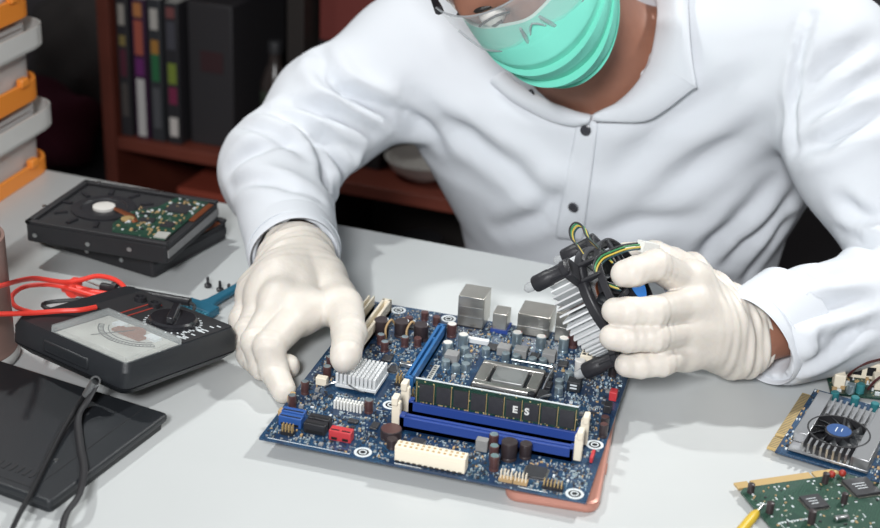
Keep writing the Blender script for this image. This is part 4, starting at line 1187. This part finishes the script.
# head frame
HB = V((0.1088,0.3204,0.2753)); HC = V((0.1570,0.3797,0.2058))
cr_, cu_, cb_ = V((0.9603839, 0.27505065, 0.04483198)), V((-0.15440797, 0.3912659, 0.9072316)), V((0.23199342, -0.87821303, 0.41823549))
up = HB-HC; up /= np.linalg.norm(up)
sd0 = .81*cr_+.57*cu_
sd = sd0 - up*(sd0@up)
sd = sd - 0.36*np.cross(up, sd/np.linalg.norm(sd)); sd -= up*(sd@up); sd /= np.linalg.norm(sd)
fw = np.cross(sd, up)
HM = np.array((sd, fw, up))
HS = 0.95
def hp(s, f, u): return HB + (sd*s + fw*f + up*u)*HS
Hc = hp(0, -.098, .030)
neck0, neck1 = Hc - up*.05 - fw*.015, V((0.1640,0.5151,0.1515))
SR, SL = V((-0.0533,0.5415,0.1481)), V((0.3571,0.5060,0.2046))
armR = [SR, V((-0.1187,0.4734,0.1012)), V((-0.1437,0.3907,0.0611)), V((-0.0689,0.2486,0.0435))]
armL = [SL, V((0.4056,0.4457,0.1348)), V((0.4911,0.3827,0.0507)), V((0.3395,0.2310,0.0445))]
A0, A1 = V((.178, .72, -.29)), V((.164, .55, .16))
ad = (A1-A0)/np.linalg.norm(A1-A0); aw = V((1, .04, .06)); aw -= ad*(aw@ad); aw /= np.linalg.norm(aw); af = np.cross(ad, aw)
AL = np.linalg.norm(A1-A0)
def torso(X, grow=0.0):
    p = [X[i]-F(A0[i]) for i in range(3)]
    t = p[0]*F(ad[0])+p[1]*F(ad[1])+p[2]*F(ad[2]); x = p[0]*F(aw[0])+p[1]*F(aw[1])+p[2]*F(aw[2]); y = p[0]*F(af[0])+p[1]*F(af[1])+p[2]*F(af[2])
    k = np.clip(t/F(AL), 0, 1)
    a = np.interp(k, [0, .35, .6, .8, 1], [.165, .165, .178, .212, .18]).astype(F)+F(grow)
    b = np.interp(k, [0, .35, .7, .9, 1], [.125, .125, .125, .12, .098]).astype(F)+F(grow)
    q = np.sqrt((x/a)**2+(y/b)**2); d = (q-1)*np.minimum(a, b)
    over = np.maximum(t-F(AL), 0)+np.maximum(-t, 0)
    return np.where(over > 0, np.sqrt(np.maximum(d, 0)**2+over**2)+np.minimum(d, 0)*0, d)
# hands: joints (world) and radii
wR, wL = V((-0.0622,0.2364,0.0430)), V((0.3228,0.2336,0.0410))
handR = {
 'thumb': ([V((-0.0308,0.2175,0.0412)), V((0.0037,0.1749,0.0401)), V((0.0250,0.1268,0.0422)), V((0.0346,0.0925,0.0425)), V((0.0347,0.0878,0.0405))], [.017, .0148, .0128, .0108, .0096]),
 'index': ([V((-0.0276,0.1544,0.0385)), V((-0.0324,0.0991,0.0325)), V((-0.0260,0.0935,0.0149)), V((-0.0090,0.0724,0.0114))], [.0145, .0115, .0102, .0086]),
 'middle': ([V((-0.0457,0.1575,0.0431)), V((-0.0475,0.1085,0.0295)), V((-0.0380,0.1019,0.0128)), V((-0.0211,0.1113,0.0112))], [.0140, .0112, .0100, .0086]),
 'ring': ([V((-0.0651,0.1721,0.0366)), V((-0.0634,0.1292,0.0245)), V((-0.0559,0.1153,0.0125)), V((-0.0393,0.1008,0.0112))], [.0135, .0106, .0098, .0084]),
 'little': ([V((-0.0821,0.1928,0.0298)), V((-0.0810,0.1594,0.0188)), V((-0.0703,0.1386,0.0121)), V((-0.0559,0.1236,0.0111))], [.0135, .0105, .0095, .0082]),
}
handL = {
 'thumb': ([V((0.3073,0.2482,0.0616)), V((0.2775,0.2562,0.0830)), V((0.2473,0.2577,0.0910)), V((0.2234,0.2564,0.0894))], [.017, .0140, .0120, .0098]),
 'index': ([V((0.2816,0.2109,0.0930)), V((0.2562,0.1771,0.1200)), V((0.2413,0.1649,0.1168)), V((0.2340,0.1640,0.1142))], [.0132, .0108, .0102, .0094]),
 'middle': ([V((0.2862,0.1956,0.0823)), V((0.2618,0.1521,0.0931)), V((0.2439,0.1448,0.0924)), V((0.2324,0.1456,0.0908))], [.0135, .0105, .0100, .0090]),
 'ring': ([V((0.2878,0.1874,0.0644)), V((0.2647,0.1462,0.0742)), V((0.2453,0.1384,0.0735)), V((0.2330,0.1389,0.0718))], [.0130, .0102, .0097, .0088]),
 'little': ([V((0.2869,0.1849,0.0476)), V((0.2720,0.1509,0.0514)), V((0.2562,0.1436,0.0495)), V((0.2463,0.1435,0.0476))], [.0125, .0098, .0092, .0082]),
}
def hand_sdf(X, h, w, wr, grow=0.0, far=None):
    d = None
    for nme, (pts, rs) in h.items():
        rs = [q+grow for q in rs]
        c = chain(X, pts, rs, .003)
        m_ = cap(X, w, pts[0], wr*0.80+grow, rs[0]*1.02)
        c = smin(c, m_, .012)
        d = c if d is None else smin(d, c, .0016)
    fs = [h[k][0][0] for k in ('index', 'middle', 'ring', 'little')]
    for a, b in zip(fs[:-1], fs[1:]): d = smin(d, cap(X, a, b, .0128+grow, .0122+grow), .010)
    d = smin(d, cap(X, h['thumb'][0][1]*.75+h['index'][0][0]*.25, h['index'][0][0], .0125+grow, .0125+grow), .012)
    mid = (fs[1]+fs[2])/2*.55+w*.45
    d = smin(d, cap(X, w, mid, wr+grow, wr*.95+grow), .014)
    d = smin(d, cap(X, (h['thumb'][0][0]+w)/2, fs[0], .014+grow, .0115+grow), .012)
    if far is not None: d = smin(d, cap(X, w, far, wr+grow, wr*1.22+grow), .012)
    return d
farR = wR + (armR[2]-wR)/np.linalg.norm(armR[2]-wR)*.05
farL = wL + (armL[2]-wL)/np.linalg.norm(armL[2]-wL)*.05

# body: one continuous surface (trunk, neck, head, arms, hands)
def body(X):
    d = torso(X, -.016)
    d = smin(d, cap(X, SR, SL, .05, .05), .05)
    d = smin(d, chain(X, armR, [.046, .040, .028, .020], .004), .02)
    d = smin(d, chain(X, armL, [.046, .040, .028, .020], .004), .02)
    nk = cap(X, neck1, neck0, .062, .056)
    d = smin(d, nk, .03)
    hd = ell(X, Hc, (.076, .094, .112), HM)
    hd = smin(hd, ell(X, hp(0, -.055, -.055), (.060, .062, .072), HM), .03)
    hd = smin(hd, ell(X, hp(0, -.028, -.098), (.030, .026, .022), HM), .025)
    hd = smin(hd, cap(X, hp(0, -.008, .0), hp(0, .016, -.040), .009, .013), .016)
    hd = smin(hd, cap(X, hp(-.045, -.008, .022), hp(.045, -.008, .022), .010, .010), .02)
    for s in (-1, 1):
        hd = smax(hd, -ell(X, hp(s*.032, -.003, .002), (.017, .010, .010), HM), .008)
        hd = smin(hd, ell(X, hp(s*.076, -.095, -.01), (.009, .020, .032), HM), .006)
    d = smin(d, hd, .018)
    d = smin(d, cap(X, armR[3], wR, .020, .020), .004); d = smin(d, cap(X, armL[3], wL, .020, .020), .004)
    return d
P, Q = surface(body, (-.32, .10, -.47), (.60, .98, .46), .0062)
wear(raw_mesh('body', relax(P, Q, 1), Q, M['skin']))
def hand_body(h, w, wr, far):
    pts = [w, far]+[p for v in h.values() for p in v[0]]
    lo = np.min(pts, 0)-.03; hi = np.max(pts, 0)+.03
    return surface(lambda X: hand_sdf(X, h, w, wr, 0.0, far), lo, hi, .0016)
# eyes, brows, hair
for s in (-1, 1):
    c = hp(s*.032, -.010, .002)
    m = MB(); m.ball((0, 0, 0), .0118, 12); e = m.build('eye', M['bowl_white']); e.location = c; wear(e)
    m = MB(); m.ball((0, 0, 0), .0060, 10, .5); i_ = m.build('iris', M['lips'], e); i_.location = Vector(fw*.0085 - up*.003); i_.rotation_euler = Vector(fw).to_track_quat('Z', 'Y').to_euler()
    m = MB(); m.tube(spline([hp(s*.018, .002, .018), hp(s*.032, .003, .023), hp(s*.050, -.008, .021), hp(s*.060, -.018, .014)], 5), [.0022]*5+[.0030]*5+[.0022]*5+[.001], 8); wear(m.build('eyebrow', M['hair']))
    m = MB(); m.tube(spline([hp(s*.017, -.002, -.001), hp(s*.026, .002, .0065), hp(s*.038, .001, .0065), hp(s*.048, -.006, .0)], 5), .0011, 6); wear(m.build('eyelashes', M['hair']))
def hair(X):
    d = ell(X, Hc, (.083, .101, .121), HM)
    q = (X[0]-F(HB[0]))*F(fw[0])+(X[1]-F(HB[1]))*F(fw[1])+(X[2]-F(HB[2]))*F(fw[2])
    u_ = (X[0]-F(HB[0]))*F(up[0])+(X[1]-F(HB[1]))*F(up[1])+(X[2]-F(HB[2]))*F(up[2])
    cut = np.maximum(q*F(.72)-u_*F(.5)+F(.055), -u_*F(.8)-q*F(.35)-F(.045))
    return smax(d, cut, .012) + F(.0012)*np.sin(X[0]*420)*np.sin(X[1]*380+X[2]*200)
P, Q = surface(hair, Hc-.14, Hc+.14, .005)
wear(raw_mesh('hair', P, Q, M['hair']))

CXL = -.74*cr_-.48*cu_+.42*cb_; CXL /= np.linalg.norm(CXL)
# shirt ---------------------------------------------------------------
def shirt(X):
    d = torso(X, .004)
    d = smin(d, cap(X, SR, A1+V((0, -.01, .012)), .062, .075), .06)
    d = smin(d, cap(X, SL, A1+V((0, -.01, .012)), .066, .075), .06)
    aR = chain(X, armR, [.060, .056, .051, .0405], .03)
    aL = chain(X, armL, [.066, .057, .056, .0430], .03)
    dR = (armR[3]-armR[2]); dR /= np.linalg.norm(dR); dL = CXL
    pl = lambda e, dr: (X[0]-F(e[0]))*F(dr[0])+(X[1]-F(e[1]))*F(dr[1])+(X[2]-F(e[2]))*F(dr[2])
    aR = smax(aR, pl(armR[3], dR), .002); aL = smax(aL, pl(armL[3], dL), .002)
    aR = np.maximum(aR, -cap(X, armR[3]-dR*.03, armR[3]+dR*.05, .0315, .0325)); aL = np.maximum(aL, -cap(X, armL[3]-dL*.03, armL[3]+dL*.05, .033, .034))
    d = smin(smin(d, aR, .035), aL, .020)
    # the cloth lies flat where it meets the desk
    yl = (X[1]-F(.02))*F(math.cos(TROT)) - (X[0]-F(.10))*F(math.sin(TROT))
    d = smax(d, -np.maximum(X[2]-F(.0022), yl-F(.3945)), .003)
    # neck opening
    d = smax(d, -chain(X, [V((0.1586,0.4419,0.1564)), V((0.1639,0.4767,0.1786)), V((0.1637,0.5044,0.2129)), neck0], [.010, .036, .052, .066], .02), .006)
    return d
P, Q = surface(shirt, (-.36, .10, -.47), (.66, .98, .36), .0055)
P = relax(P, Q, 2)
N = normals(P, Q)
FOLDS = []
FOLDS = [
    ([(-0.1284,0.4658,0.1654), (-0.1055,0.4385,0.1531), (-0.0886,0.4327,0.1406), (-0.0658,0.4430,0.1281), (-0.0407,0.4637,0.1137)], 0.0075, -0.0075),
    ([(-0.1277,0.4443,0.1569), (-0.1038,0.4284,0.1439), (-0.0801,0.4325,0.1325), (-0.0523,0.4538,0.1152)], 0.0065, -0.0060),
    ([(-0.1413,0.4038,0.1279), (-0.1150,0.4058,0.1267), (-0.0877,0.4165,0.1189), (-0.0623,0.4409,0.1001)], 0.0075, -0.0065),
    ([(-0.1602,0.3935,0.1203), (-0.1258,0.3830,0.1191), (-0.1009,0.3827,0.1053), (-0.0769,0.4171,0.0828)], 0.0075, -0.0065),
    ([(-0.0976,0.3821,0.1020), (-0.0861,0.3848,0.0862), (-0.0812,0.3892,0.0667), (-0.0851,0.3978,0.0461)], 0.0080, -0.0095),
    ([(-0.1119,0.3713,0.1096), (-0.0968,0.3691,0.0983), (-0.0845,0.3611,0.0845), (-0.0716,0.3347,0.0777)], 0.0065, -0.0065),
    ([(-0.1776,0.3796,0.1080), (-0.1455,0.3605,0.1135), (-0.1179,0.3552,0.1080), (-0.0972,0.3489,0.0970)], 0.0070, -0.0055),
    ([(-0.1708,0.3365,0.0764), (-0.1528,0.3361,0.0964), (-0.1327,0.3416,0.1054), (-0.1175,0.3491,0.1061)], 0.0075, -0.0055),
    ([(-0.1592,0.3215,0.0672), (-0.1210,0.2987,0.0893), (-0.0873,0.2880,0.0905), (-0.0642,0.2936,0.0822)], 0.0070, -0.0050),
    ([(-0.0827,0.4041,0.0884), (-0.0763,0.4220,0.0727), (-0.0784,0.4286,0.0616)], 0.0100, 0.0050),
    ([(-0.0406,0.4627,0.1193), (-0.0235,0.4780,0.0999), (-0.0043,0.4877,0.0822)], 0.0110, -0.0080),
    ([(-0.0275,0.4729,0.1073), (0.0286,0.4724,0.0962), (0.0807,0.4589,0.0744), (0.1172,0.4594,0.0478)], 0.0120, -0.0050),
    ([(-0.0353,0.4640,0.1363), (0.0049,0.4720,0.1141), (0.0486,0.4653,0.1034)], 0.0110, -0.0040),
    ([(-0.0118,0.4716,0.1183), (0.0312,0.4667,0.1152), (0.0750,0.4593,0.0966)], 0.0140, 0.0040),
    ([(0.1812,0.4521,0.0834), (0.2240,0.4494,0.1372), (0.2661,0.4511,0.1738), (0.3038,0.4467,0.2066)], 0.0140, -0.0045),
    ([(0.1945,0.4636,0.0400), (0.2434,0.4620,0.0870), (0.2898,0.4628,0.1321), (0.3271,0.4397,0.1720)], 0.0140, -0.0040),
    ([(0.3413,0.4632,0.2587), (0.3369,0.4430,0.2303), (0.3388,0.4329,0.1916), (0.3455,0.4179,0.1453)], 0.0040, -0.0055),
    ([(0.3464,0.4166,0.1459), (0.3703,0.4000,0.1643), (0.3930,0.4020,0.1816), (0.4107,0.4123,0.1918)], 0.0085, -0.0085),
    ([(0.3462,0.4200,0.1637), (0.3739,0.4169,0.1927), (0.4054,0.4440,0.2184)], 0.0080, -0.0060),
    ([(0.3467,0.4308,0.1980), (0.3714,0.4383,0.2267), (0.3944,0.4581,0.2425)], 0.0090, -0.0050),
    ([(0.3257,0.5039,0.0759), (0.3052,0.4951,0.0463), (0.2837,0.4964,0.0142), (0.2706,0.5023,-0.0147)], 0.0110, -0.0075),
    ([(0.3498,0.5271,0.0603), (0.3331,0.5192,0.0370), (0.3113,0.5137,0.0117), (0.2957,0.5171,-0.0168)], 0.0090, -0.0070),
    ([(0.3465,0.5364,0.0324), (0.3290,0.5421,-0.0083), (0.3188,0.5532,-0.0446)], 0.0080, -0.0065),
    ([(0.3373,0.5124,0.0851), (0.3135,0.4984,0.0549), (0.2885,0.4944,0.0246)], 0.0120, 0.0050),
    ([(0.3560,0.2817,0.0706), (0.3850,0.2652,0.0913), (0.4169,0.2912,0.0935)], 0.0070, -0.0060),
    ([(0.3621,0.2134,0.0762), (0.3879,0.2368,0.0788), (0.4226,0.2652,0.0790)], 0.0070, -0.0060),
    ([(0.3635,0.2664,0.0249), (0.3877,0.2193,0.0585), (0.4149,0.2441,0.0604), (0.4323,0.2599,0.0633)], 0.0060, -0.0055),
    ([(0.3758,0.2094,0.0378), (0.3956,0.2236,0.0470), (0.4112,0.2389,0.0550)], 0.0060, -0.0060),
    ([(0.3919,0.3818,0.1176), (0.4071,0.3735,0.1089), (0.4239,0.3628,0.1093)], 0.0075, -0.0060),
    ([(0.4000,0.3802,0.0889), (0.4119,0.3545,0.0909), (0.4264,0.3320,0.0989)], 0.0075, -0.0060),
    ([(0.0637,0.4922,-0.0088), (0.1089,0.4684,0.0246), (0.1355,0.4533,0.0614)], 0.0100, -0.0045),
    ([(0.1710,0.4702,0.0120), (0.2095,0.4673,0.0335), (0.2566,0.4738,0.0459)], 0.0110, -0.0040),
]
P = creases(P, N, [(p_, w_*1.05, a_*1.4) for p_, w_, a_ in FOLDS])
P = P + normals(P, Q)*(vnoise(P, 9, 3)*.0022)[:, None]
shirt_o = wear(raw_mesh('shirt', P, Q, M['shirt']))
md = shirt_o.modifiers.new('sub', 'SUBSURF'); md.levels = 1; md.render_levels = 1

# collar, placket, buttons and cuffs
def leaf(nk, mid, outr, name='collar'):
    rows = [nk, mid, outr]
    g = []
    for t in (0, .25, .5, .75, 1.0):
        r_ = []
        for a, b, c in zip(*rows):
            a, b, c = Vector(a), Vector(b), Vector(c)
            r_.append(tuple(a*(1-t)*(1-2*t) + b*4*t*(1-t) + c*t*(2*t-1)))
        g.append(spline(r_, 3))
    return MB().grid(g).build(name, M['shirt'], shirt_o, solid=.0022, sub=1)
leaf([(0.1571,0.4430,0.1452), (0.1705,0.4419,0.1536), (0.1831,0.4439,0.1661), (0.1939,0.4469,0.1813), (0.2003,0.4530,0.1959), (0.2013,0.4545,0.1991), (0.2018,0.4556,0.2017), (0.2028,0.4661,0.2200), (0.1997,0.4948,0.2393), (0.1895,0.5322,0.2466)],
     [(0.1578,0.4323,0.1474), (0.1702,0.4336,0.1541), (0.1922,0.4307,0.1618), (0.2090,0.4322,0.1758), (0.2234,0.4357,0.1943), (0.2251,0.4365,0.1974), (0.2251,0.4376,0.2006), (0.2240,0.4457,0.2198), (0.2191,0.4640,0.2462), (0.2123,0.5080,0.2712)],
     [(0.1592,0.4350,0.1413), (0.1800,0.4334,0.1437), (0.2082,0.4364,0.1469), (0.2272,0.4392,0.1614), (0.2464,0.4402,0.1810), (0.2513,0.4397,0.1844), (0.2497,0.4390,0.1885), (0.2420,0.4455,0.2121), (0.2337,0.4644,0.2403), (0.2239,0.5128,0.2669)])
leaf([(0.1563,0.4428,0.1449), (0.1460,0.4418,0.1460), (0.1326,0.4419,0.1491), (0.1152,0.4463,0.1515), (0.0981,0.4545,0.1553), (0.0809,0.4595,0.1607), (0.0631,0.4653,0.1711)],
     [(0.1554,0.4348,0.1427), (0.1427,0.4353,0.1415), (0.1257,0.4386,0.1424), (0.1078,0.4437,0.1454), (0.0908,0.4485,0.1487), (0.0738,0.4533,0.1546), (0.0552,0.4587,0.1660)],
     [(0.1550,0.4395,0.1374), (0.1406,0.4403,0.1316), (0.1221,0.4436,0.1313), (0.1033,0.4481,0.1348), (0.0861,0.4531,0.1395), (0.0688,0.4577,0.1459), (0.0487,0.4632,0.1578)])
rowsp = [[(0.1420,0.4436,0.1395), (0.1471,0.4433,0.1405), (0.1523,0.4430,0.1403), (0.1575,0.4427,0.1402), (0.1625,0.4422,0.1401)],
    [(0.1412,0.4425,0.1294), (0.1465,0.4419,0.1304), (0.1519,0.4413,0.1303), (0.1572,0.4409,0.1302), (0.1625,0.4404,0.1301)],
    [(0.1400,0.4437,0.1185), (0.1455,0.4428,0.1196), (0.1511,0.4423,0.1195), (0.1565,0.4418,0.1194), (0.1621,0.4415,0.1193)],
    [(0.1387,0.4456,0.1075), (0.1444,0.4448,0.1086), (0.1501,0.4443,0.1085), (0.1557,0.4439,0.1084), (0.1615,0.4438,0.1082)],
    [(0.1375,0.4467,0.0968), (0.1433,0.4461,0.0978), (0.1493,0.4457,0.0978), (0.1552,0.4457,0.0976), (0.1609,0.4460,0.0972)],
    [(0.1366,0.4468,0.0864), (0.1425,0.4464,0.0874), (0.1486,0.4462,0.0873), (0.1547,0.4464,0.0870), (0.1606,0.4472,0.0866)],
    [(0.1355,0.4471,0.0755), (0.1416,0.4466,0.0767), (0.1479,0.4462,0.0768), (0.1541,0.4463,0.0766), (0.1603,0.4470,0.0763)],
    [(0.1337,0.4516,0.0626), (0.1401,0.4497,0.0644), (0.1467,0.4482,0.0650), (0.1533,0.4475,0.0652), (0.1597,0.4478,0.0651)],
    [(0.1309,0.4587,0.0494), (0.1381,0.4545,0.0520), (0.1453,0.4521,0.0529), (0.1522,0.4513,0.0531), (0.1588,0.4513,0.0530)],
    [(0.1294,0.4606,0.0381), (0.1371,0.4567,0.0405), (0.1444,0.4549,0.0410), (0.1512,0.4549,0.0408), (0.1579,0.4554,0.0406)],
    [(0.1284,0.4615,0.0264), (0.1360,0.4591,0.0284), (0.1433,0.4588,0.0283), (0.1501,0.4596,0.0279), (0.1568,0.4605,0.0275)],
    [(0.1273,0.4652,0.0134), (0.1346,0.4644,0.0148), (0.1416,0.4651,0.0145), (0.1486,0.4656,0.0144), (0.1556,0.4663,0.0142)],
    [(0.1250,0.4724,-0.0011), (0.1324,0.4717,0.0004), (0.1397,0.4714,0.0007), (0.1470,0.4707,0.0012), (0.1545,0.4705,0.0015)],
    ]
MB().grid(rowsp).build('placket', M['shirt'], shirt_o, solid=.0018, sub=1)
def button(p, p2, r=.0052, m_='button_dark'):
    p, p2 = Vector(p), Vector(p2)
    n = (p2-p).normalized()
    b = MB(); b.lathe([(r*.96, 0), (r, .0006), (r, .0016), (r*.8, .0020), (r*.74, .0014), (.0001, .0013)], 20)
    o = b.build('button', M[m_], shirt_o); o.location = p; o.rotation_euler = n.to_track_quat('Z', 'Y').to_euler()
    h = MB()
    for x, y in ((-.0012, -.0012), (.0012, -.0012), (.0012, .0012), (-.0012, .0012)): h.lathe([(.0006, .0013), (.0006, .00145)], 8, (x, y, 0))
    h.build('thread_hole', M['hole'], o)
button((0.1517,0.4390,0.1305), (0.1512,0.4330,0.1308))
button((0.1447,0.4514,0.0454), (0.1436,0.4456,0.0441))
button((0.2429,0.4407,0.1939), (0.2429,0.4347,0.1948), .0032, 'button_pale')
button((0.0942,0.4541,0.1561), (0.0906,0.4498,0.1539), .0036)
def cuff(c, dr, r, ln):
    a = np.cross(dr, V((.2, .3, 1))); a /= np.linalg.norm(a); b = np.cross(dr, a)
    rows = []
    for z, rr in ((.003, r-.0022), (.0045, r-.001), (.003, r), (0, r+.0004), (-ln*.5, r+.0008), (-ln, r+.0002), (-ln-.0006, r-.003)):
        rows.append([tuple(c+dr*z+a*(rr*(1+.02*math.sin(3*t))*math.cos(t))+b*(rr*(1+.02*math.sin(3*t))*math.sin(t))) for t in [2*PI*k/56 for k in range(56)]])
    rows.insert(0, [tuple(V(p)-dr*.03) for p in rows[0]])
    q = MB().grid(rows, True, True).build('cuff', M['shirt'], shirt_o)
    m = MB(); m.tube([tuple(c-dr*.006+a*((r+.0007)*math.cos(t))+b*((r+.0007)*math.sin(t))) for t in [2*PI*k/56 for k in range(56)]], .0005, 5, closed=True); m.build('stitching', M['shirt'], q)
    return q
cuff(armR[3], (armR[3]-armR[2])/np.linalg.norm(armR[3]-armR[2]), .0412, .040)
cuff(armL[3], CXL, .0420, .044)

# gloves --------------------------------------------------------------
def glove(name, h, w, wr, far, seed):
    pts = [w, far]+[p for v in h.values() for p in v[0]]
    lo = np.min(pts, 0)-.035; hi = np.max(pts, 0)+.035
    ax = (far-w)/np.linalg.norm(far-w)
    end = w + ax*(.0155 if seed == 2 else .016)
    def fn(X):
        d = hand_sdf(X, h, w, wr, 0.0012, far)
        pl = (X[0]-F(end[0]))*F(ax[0])+(X[1]-F(end[1]))*F(ax[1])+(X[2]-F(end[2]))*F(ax[2])
        d = smax(d, pl, .002)
        return d
    P, Q = surface(fn, lo, hi, .0015)
    P = relax(P, Q, 1); N = normals(P, Q)
    t = (P-w)@ax
    k = np.clip((t+.045)/.05, 0, 1)
    rad = P-w-np.outer(t, ax); a = np.cross(ax, V((0.3, 0.2, 1))); a /= np.linalg.norm(a); b = np.cross(ax, a)
    th = np.arctan2(rad@a, rad@b)
    wr_ = np.sin((t*430 + 1.3*np.sin(th*2+seed) + .9*np.sin(th*3+2*seed)))*.5 + np.sin(t*760+2.2*np.sin(th*2-seed))*.35
    off = k*wr_*.0022
    # small cross creases at the finger joints
    for nme, (q, rs) in h.items():
        for j in q[1:-1]:
            d = np.linalg.norm(P-j, axis=1); g = np.exp(-(d/.013)**2)
            dr = (q[-1]-q[0])/np.linalg.norm(q[-1]-q[0]); off += g*np.sin((P-j)@dr*900)*.00045
    off += vnoise(P, 30, seed)*.0006
    P = P + N*off[:, None]
    return wear(raw_mesh(name, P, Q, M['latex']))
glove('glove', handR, wR, .0285, farR, 1)
glove('glove', handL, wL, .0290, farL, 2)

# face mask -----------------------------------------------------------
rows = []
NT, NP = 110, 60
for i in range(NT+1):
    t = i/NT
    f0 = float(np.interp(t, [0, .12, .28, .5, .75, .9, 1], [.006, .019, .034, .033, .024, .010, -.012]))
    row = []
    for k in range(NP+1):
        ph = -1+2*k/NP
        pl = .0095*(1-((t*4.4+.35) % 1.0))**2*math.sin(PI*min(max(t*1.15-.12, .0), 1))
        a = ph*1.28
        nar = 1.0-.16*t*t
        s = .0735*nar*math.sin(a)
        f = f0 - (.088+f0*.55)*(1-math.cos(a)) + pl*(1-ph**4)
        f += .0045*max(0, ph-.1)*math.sin(t*24+ph*5)*(1-t*.4) + (.006*math.exp(-(ph/.20)**2) if t < .35 else 0)*(1-t/.35)
        u = -.004 - .110*t - .012*(1-t)*ph*ph + .030*t*ph*ph
        row.append(tuple(hp(s, f+.004, u)))
    rows.append(row)
mk = wear(MB().grid(rows).build('face_mask', M['mask'], solid=.0016))
m = MB(); m.tube(rows[0], .0015, 6); m.tube(rows[-1], .0012, 6); m.tube([r_[0] for r_ in rows], .0015, 6); m.tube([r_[-1] for r_ in rows], .0015, 6)
m.build('binding', M['mask_edge'], mk)
for s, kx in ((-1, 0), (1, -1)):
    m = MB(); m.tube(spline([rows[5][kx], hp(s*.079, -.085, .012), hp(s*.080, -.112, .006), hp(s*.078, -.112, -.03), rows[-10][kx]], 8), .0014, 6); m.build('ear_loop', M['bowl_white'], mk)

# safety glasses ------------------------------------------------------
def lensrow(u, ex=0.0):
    out = []
    for k in range(49):
        ph = -1+2*k/48; a = ph*1.12
        out.append(tuple(hp((.080+ex)*math.sin(a), .026+ex-.085*(1-math.cos(a)), u + .010*(1-abs(ph))*0)))
    return out
def lens_u(t):
    rowp = []
    for k in range(49):
        ph = -1+2*k/48; a = ph*1.12
        top = .030; bot = -.024 + .020*math.exp(-(ph/.10)**2) + .018*max(0, abs(ph)-.75)/.25
        u = top*(1-t)+bot*t
        rowp.append(tuple(hp(.080*math.sin(a), .024-.085*(1-math.cos(a)), u)))
    return rowp
lr = [lens_u(i/8) for i in range(9)]
gl = wear(MB().grid(lr).build('safety_glasses', M['lens'], solid=.0016))
m = MB(); m.tube(lr[-1], .0010, 6); m.tube(lr[0], .0010, 6); m.build('lens_rim', M['lens_rim'], gl)
for s in (-1, 1):
    m = MB(); m.tube([hp(s*.010, .026, -.000), hp(s*.014, .024, -.020)], [.0014, .0022], 8); m.build('nose_pad', M['lens_rim'], gl)
    kx = 0 if s < 0 else -1
    m = MB(); a_ = Vector(lr[1][kx]); m.tube([a_, hp(s*.078, -.05, .020), hp(s*.081, -.10, .016)], [.0042, .003, .0022], 8); m.build('temple', M['black'], gl)

# legs and stool ------------------------------------------------------
def legs(X):
    d = None
    for s in (-1, 1):
        hip, kn, an, toe = (.175+s*.09, .72, -.27), (.175+s*.13, .42, -.22), (.175+s*.13, .46, -.66), (.175+s*.14, .36, -.70)
        c = chain(X, [hip, kn, an], [.085, .062, .045], .03)
        d = c if d is None else smin(d, c, .03)
    return smax(d, F(-.68)-X[2]+0*X[0]+0*X[1], .004)
P, Q = surface(legs, (-.08, .28, -.75), (.45, .93, -.12), .011)
wear(raw_mesh('trousers', relax(P, Q, 1), Q, M['trouser']))
for s in (-1, 1):
    def sh(X, s=s): return smax(smin(cap(X, (.175+s*.13, .47, -.70), (.175+s*.14, .33, -.715), .042, .034), cap(X, (.175+s*.13, .46, -.70), (.175+s*.13, .46, -.64), .042, .046), .02), F(-.749)-X[2]+0*X[0]+0*X[1], .003)
    P, Q = surface(sh, (.175+s*.13-.08, .26, -.77), (.175+s*.13+.08, .55, -.58), .007)
    wear(raw_mesh('shoe', P, Q, M['black_gloss']))
st_o = empty('stool', (.175, .655, -.75), (0, 0, 0), 'dark round stool the person in the white shirt sits on', 'stool')
MB().lathe([(.0001, .36), (.17, .36), (.18, .375), (.175, .395), (.15, .40), (.0001, .40)], 36, caps=False).build('seat', M['black_matt'], st_o)
for k in range(4):
    t = PI/4+k*PI/2
    MB().cyl((.19*math.cos(t), .19*math.sin(t), 0), (.12*math.cos(t), .12*math.sin(t), .365), .013, n=12).build('leg', M['steel'], st_o)
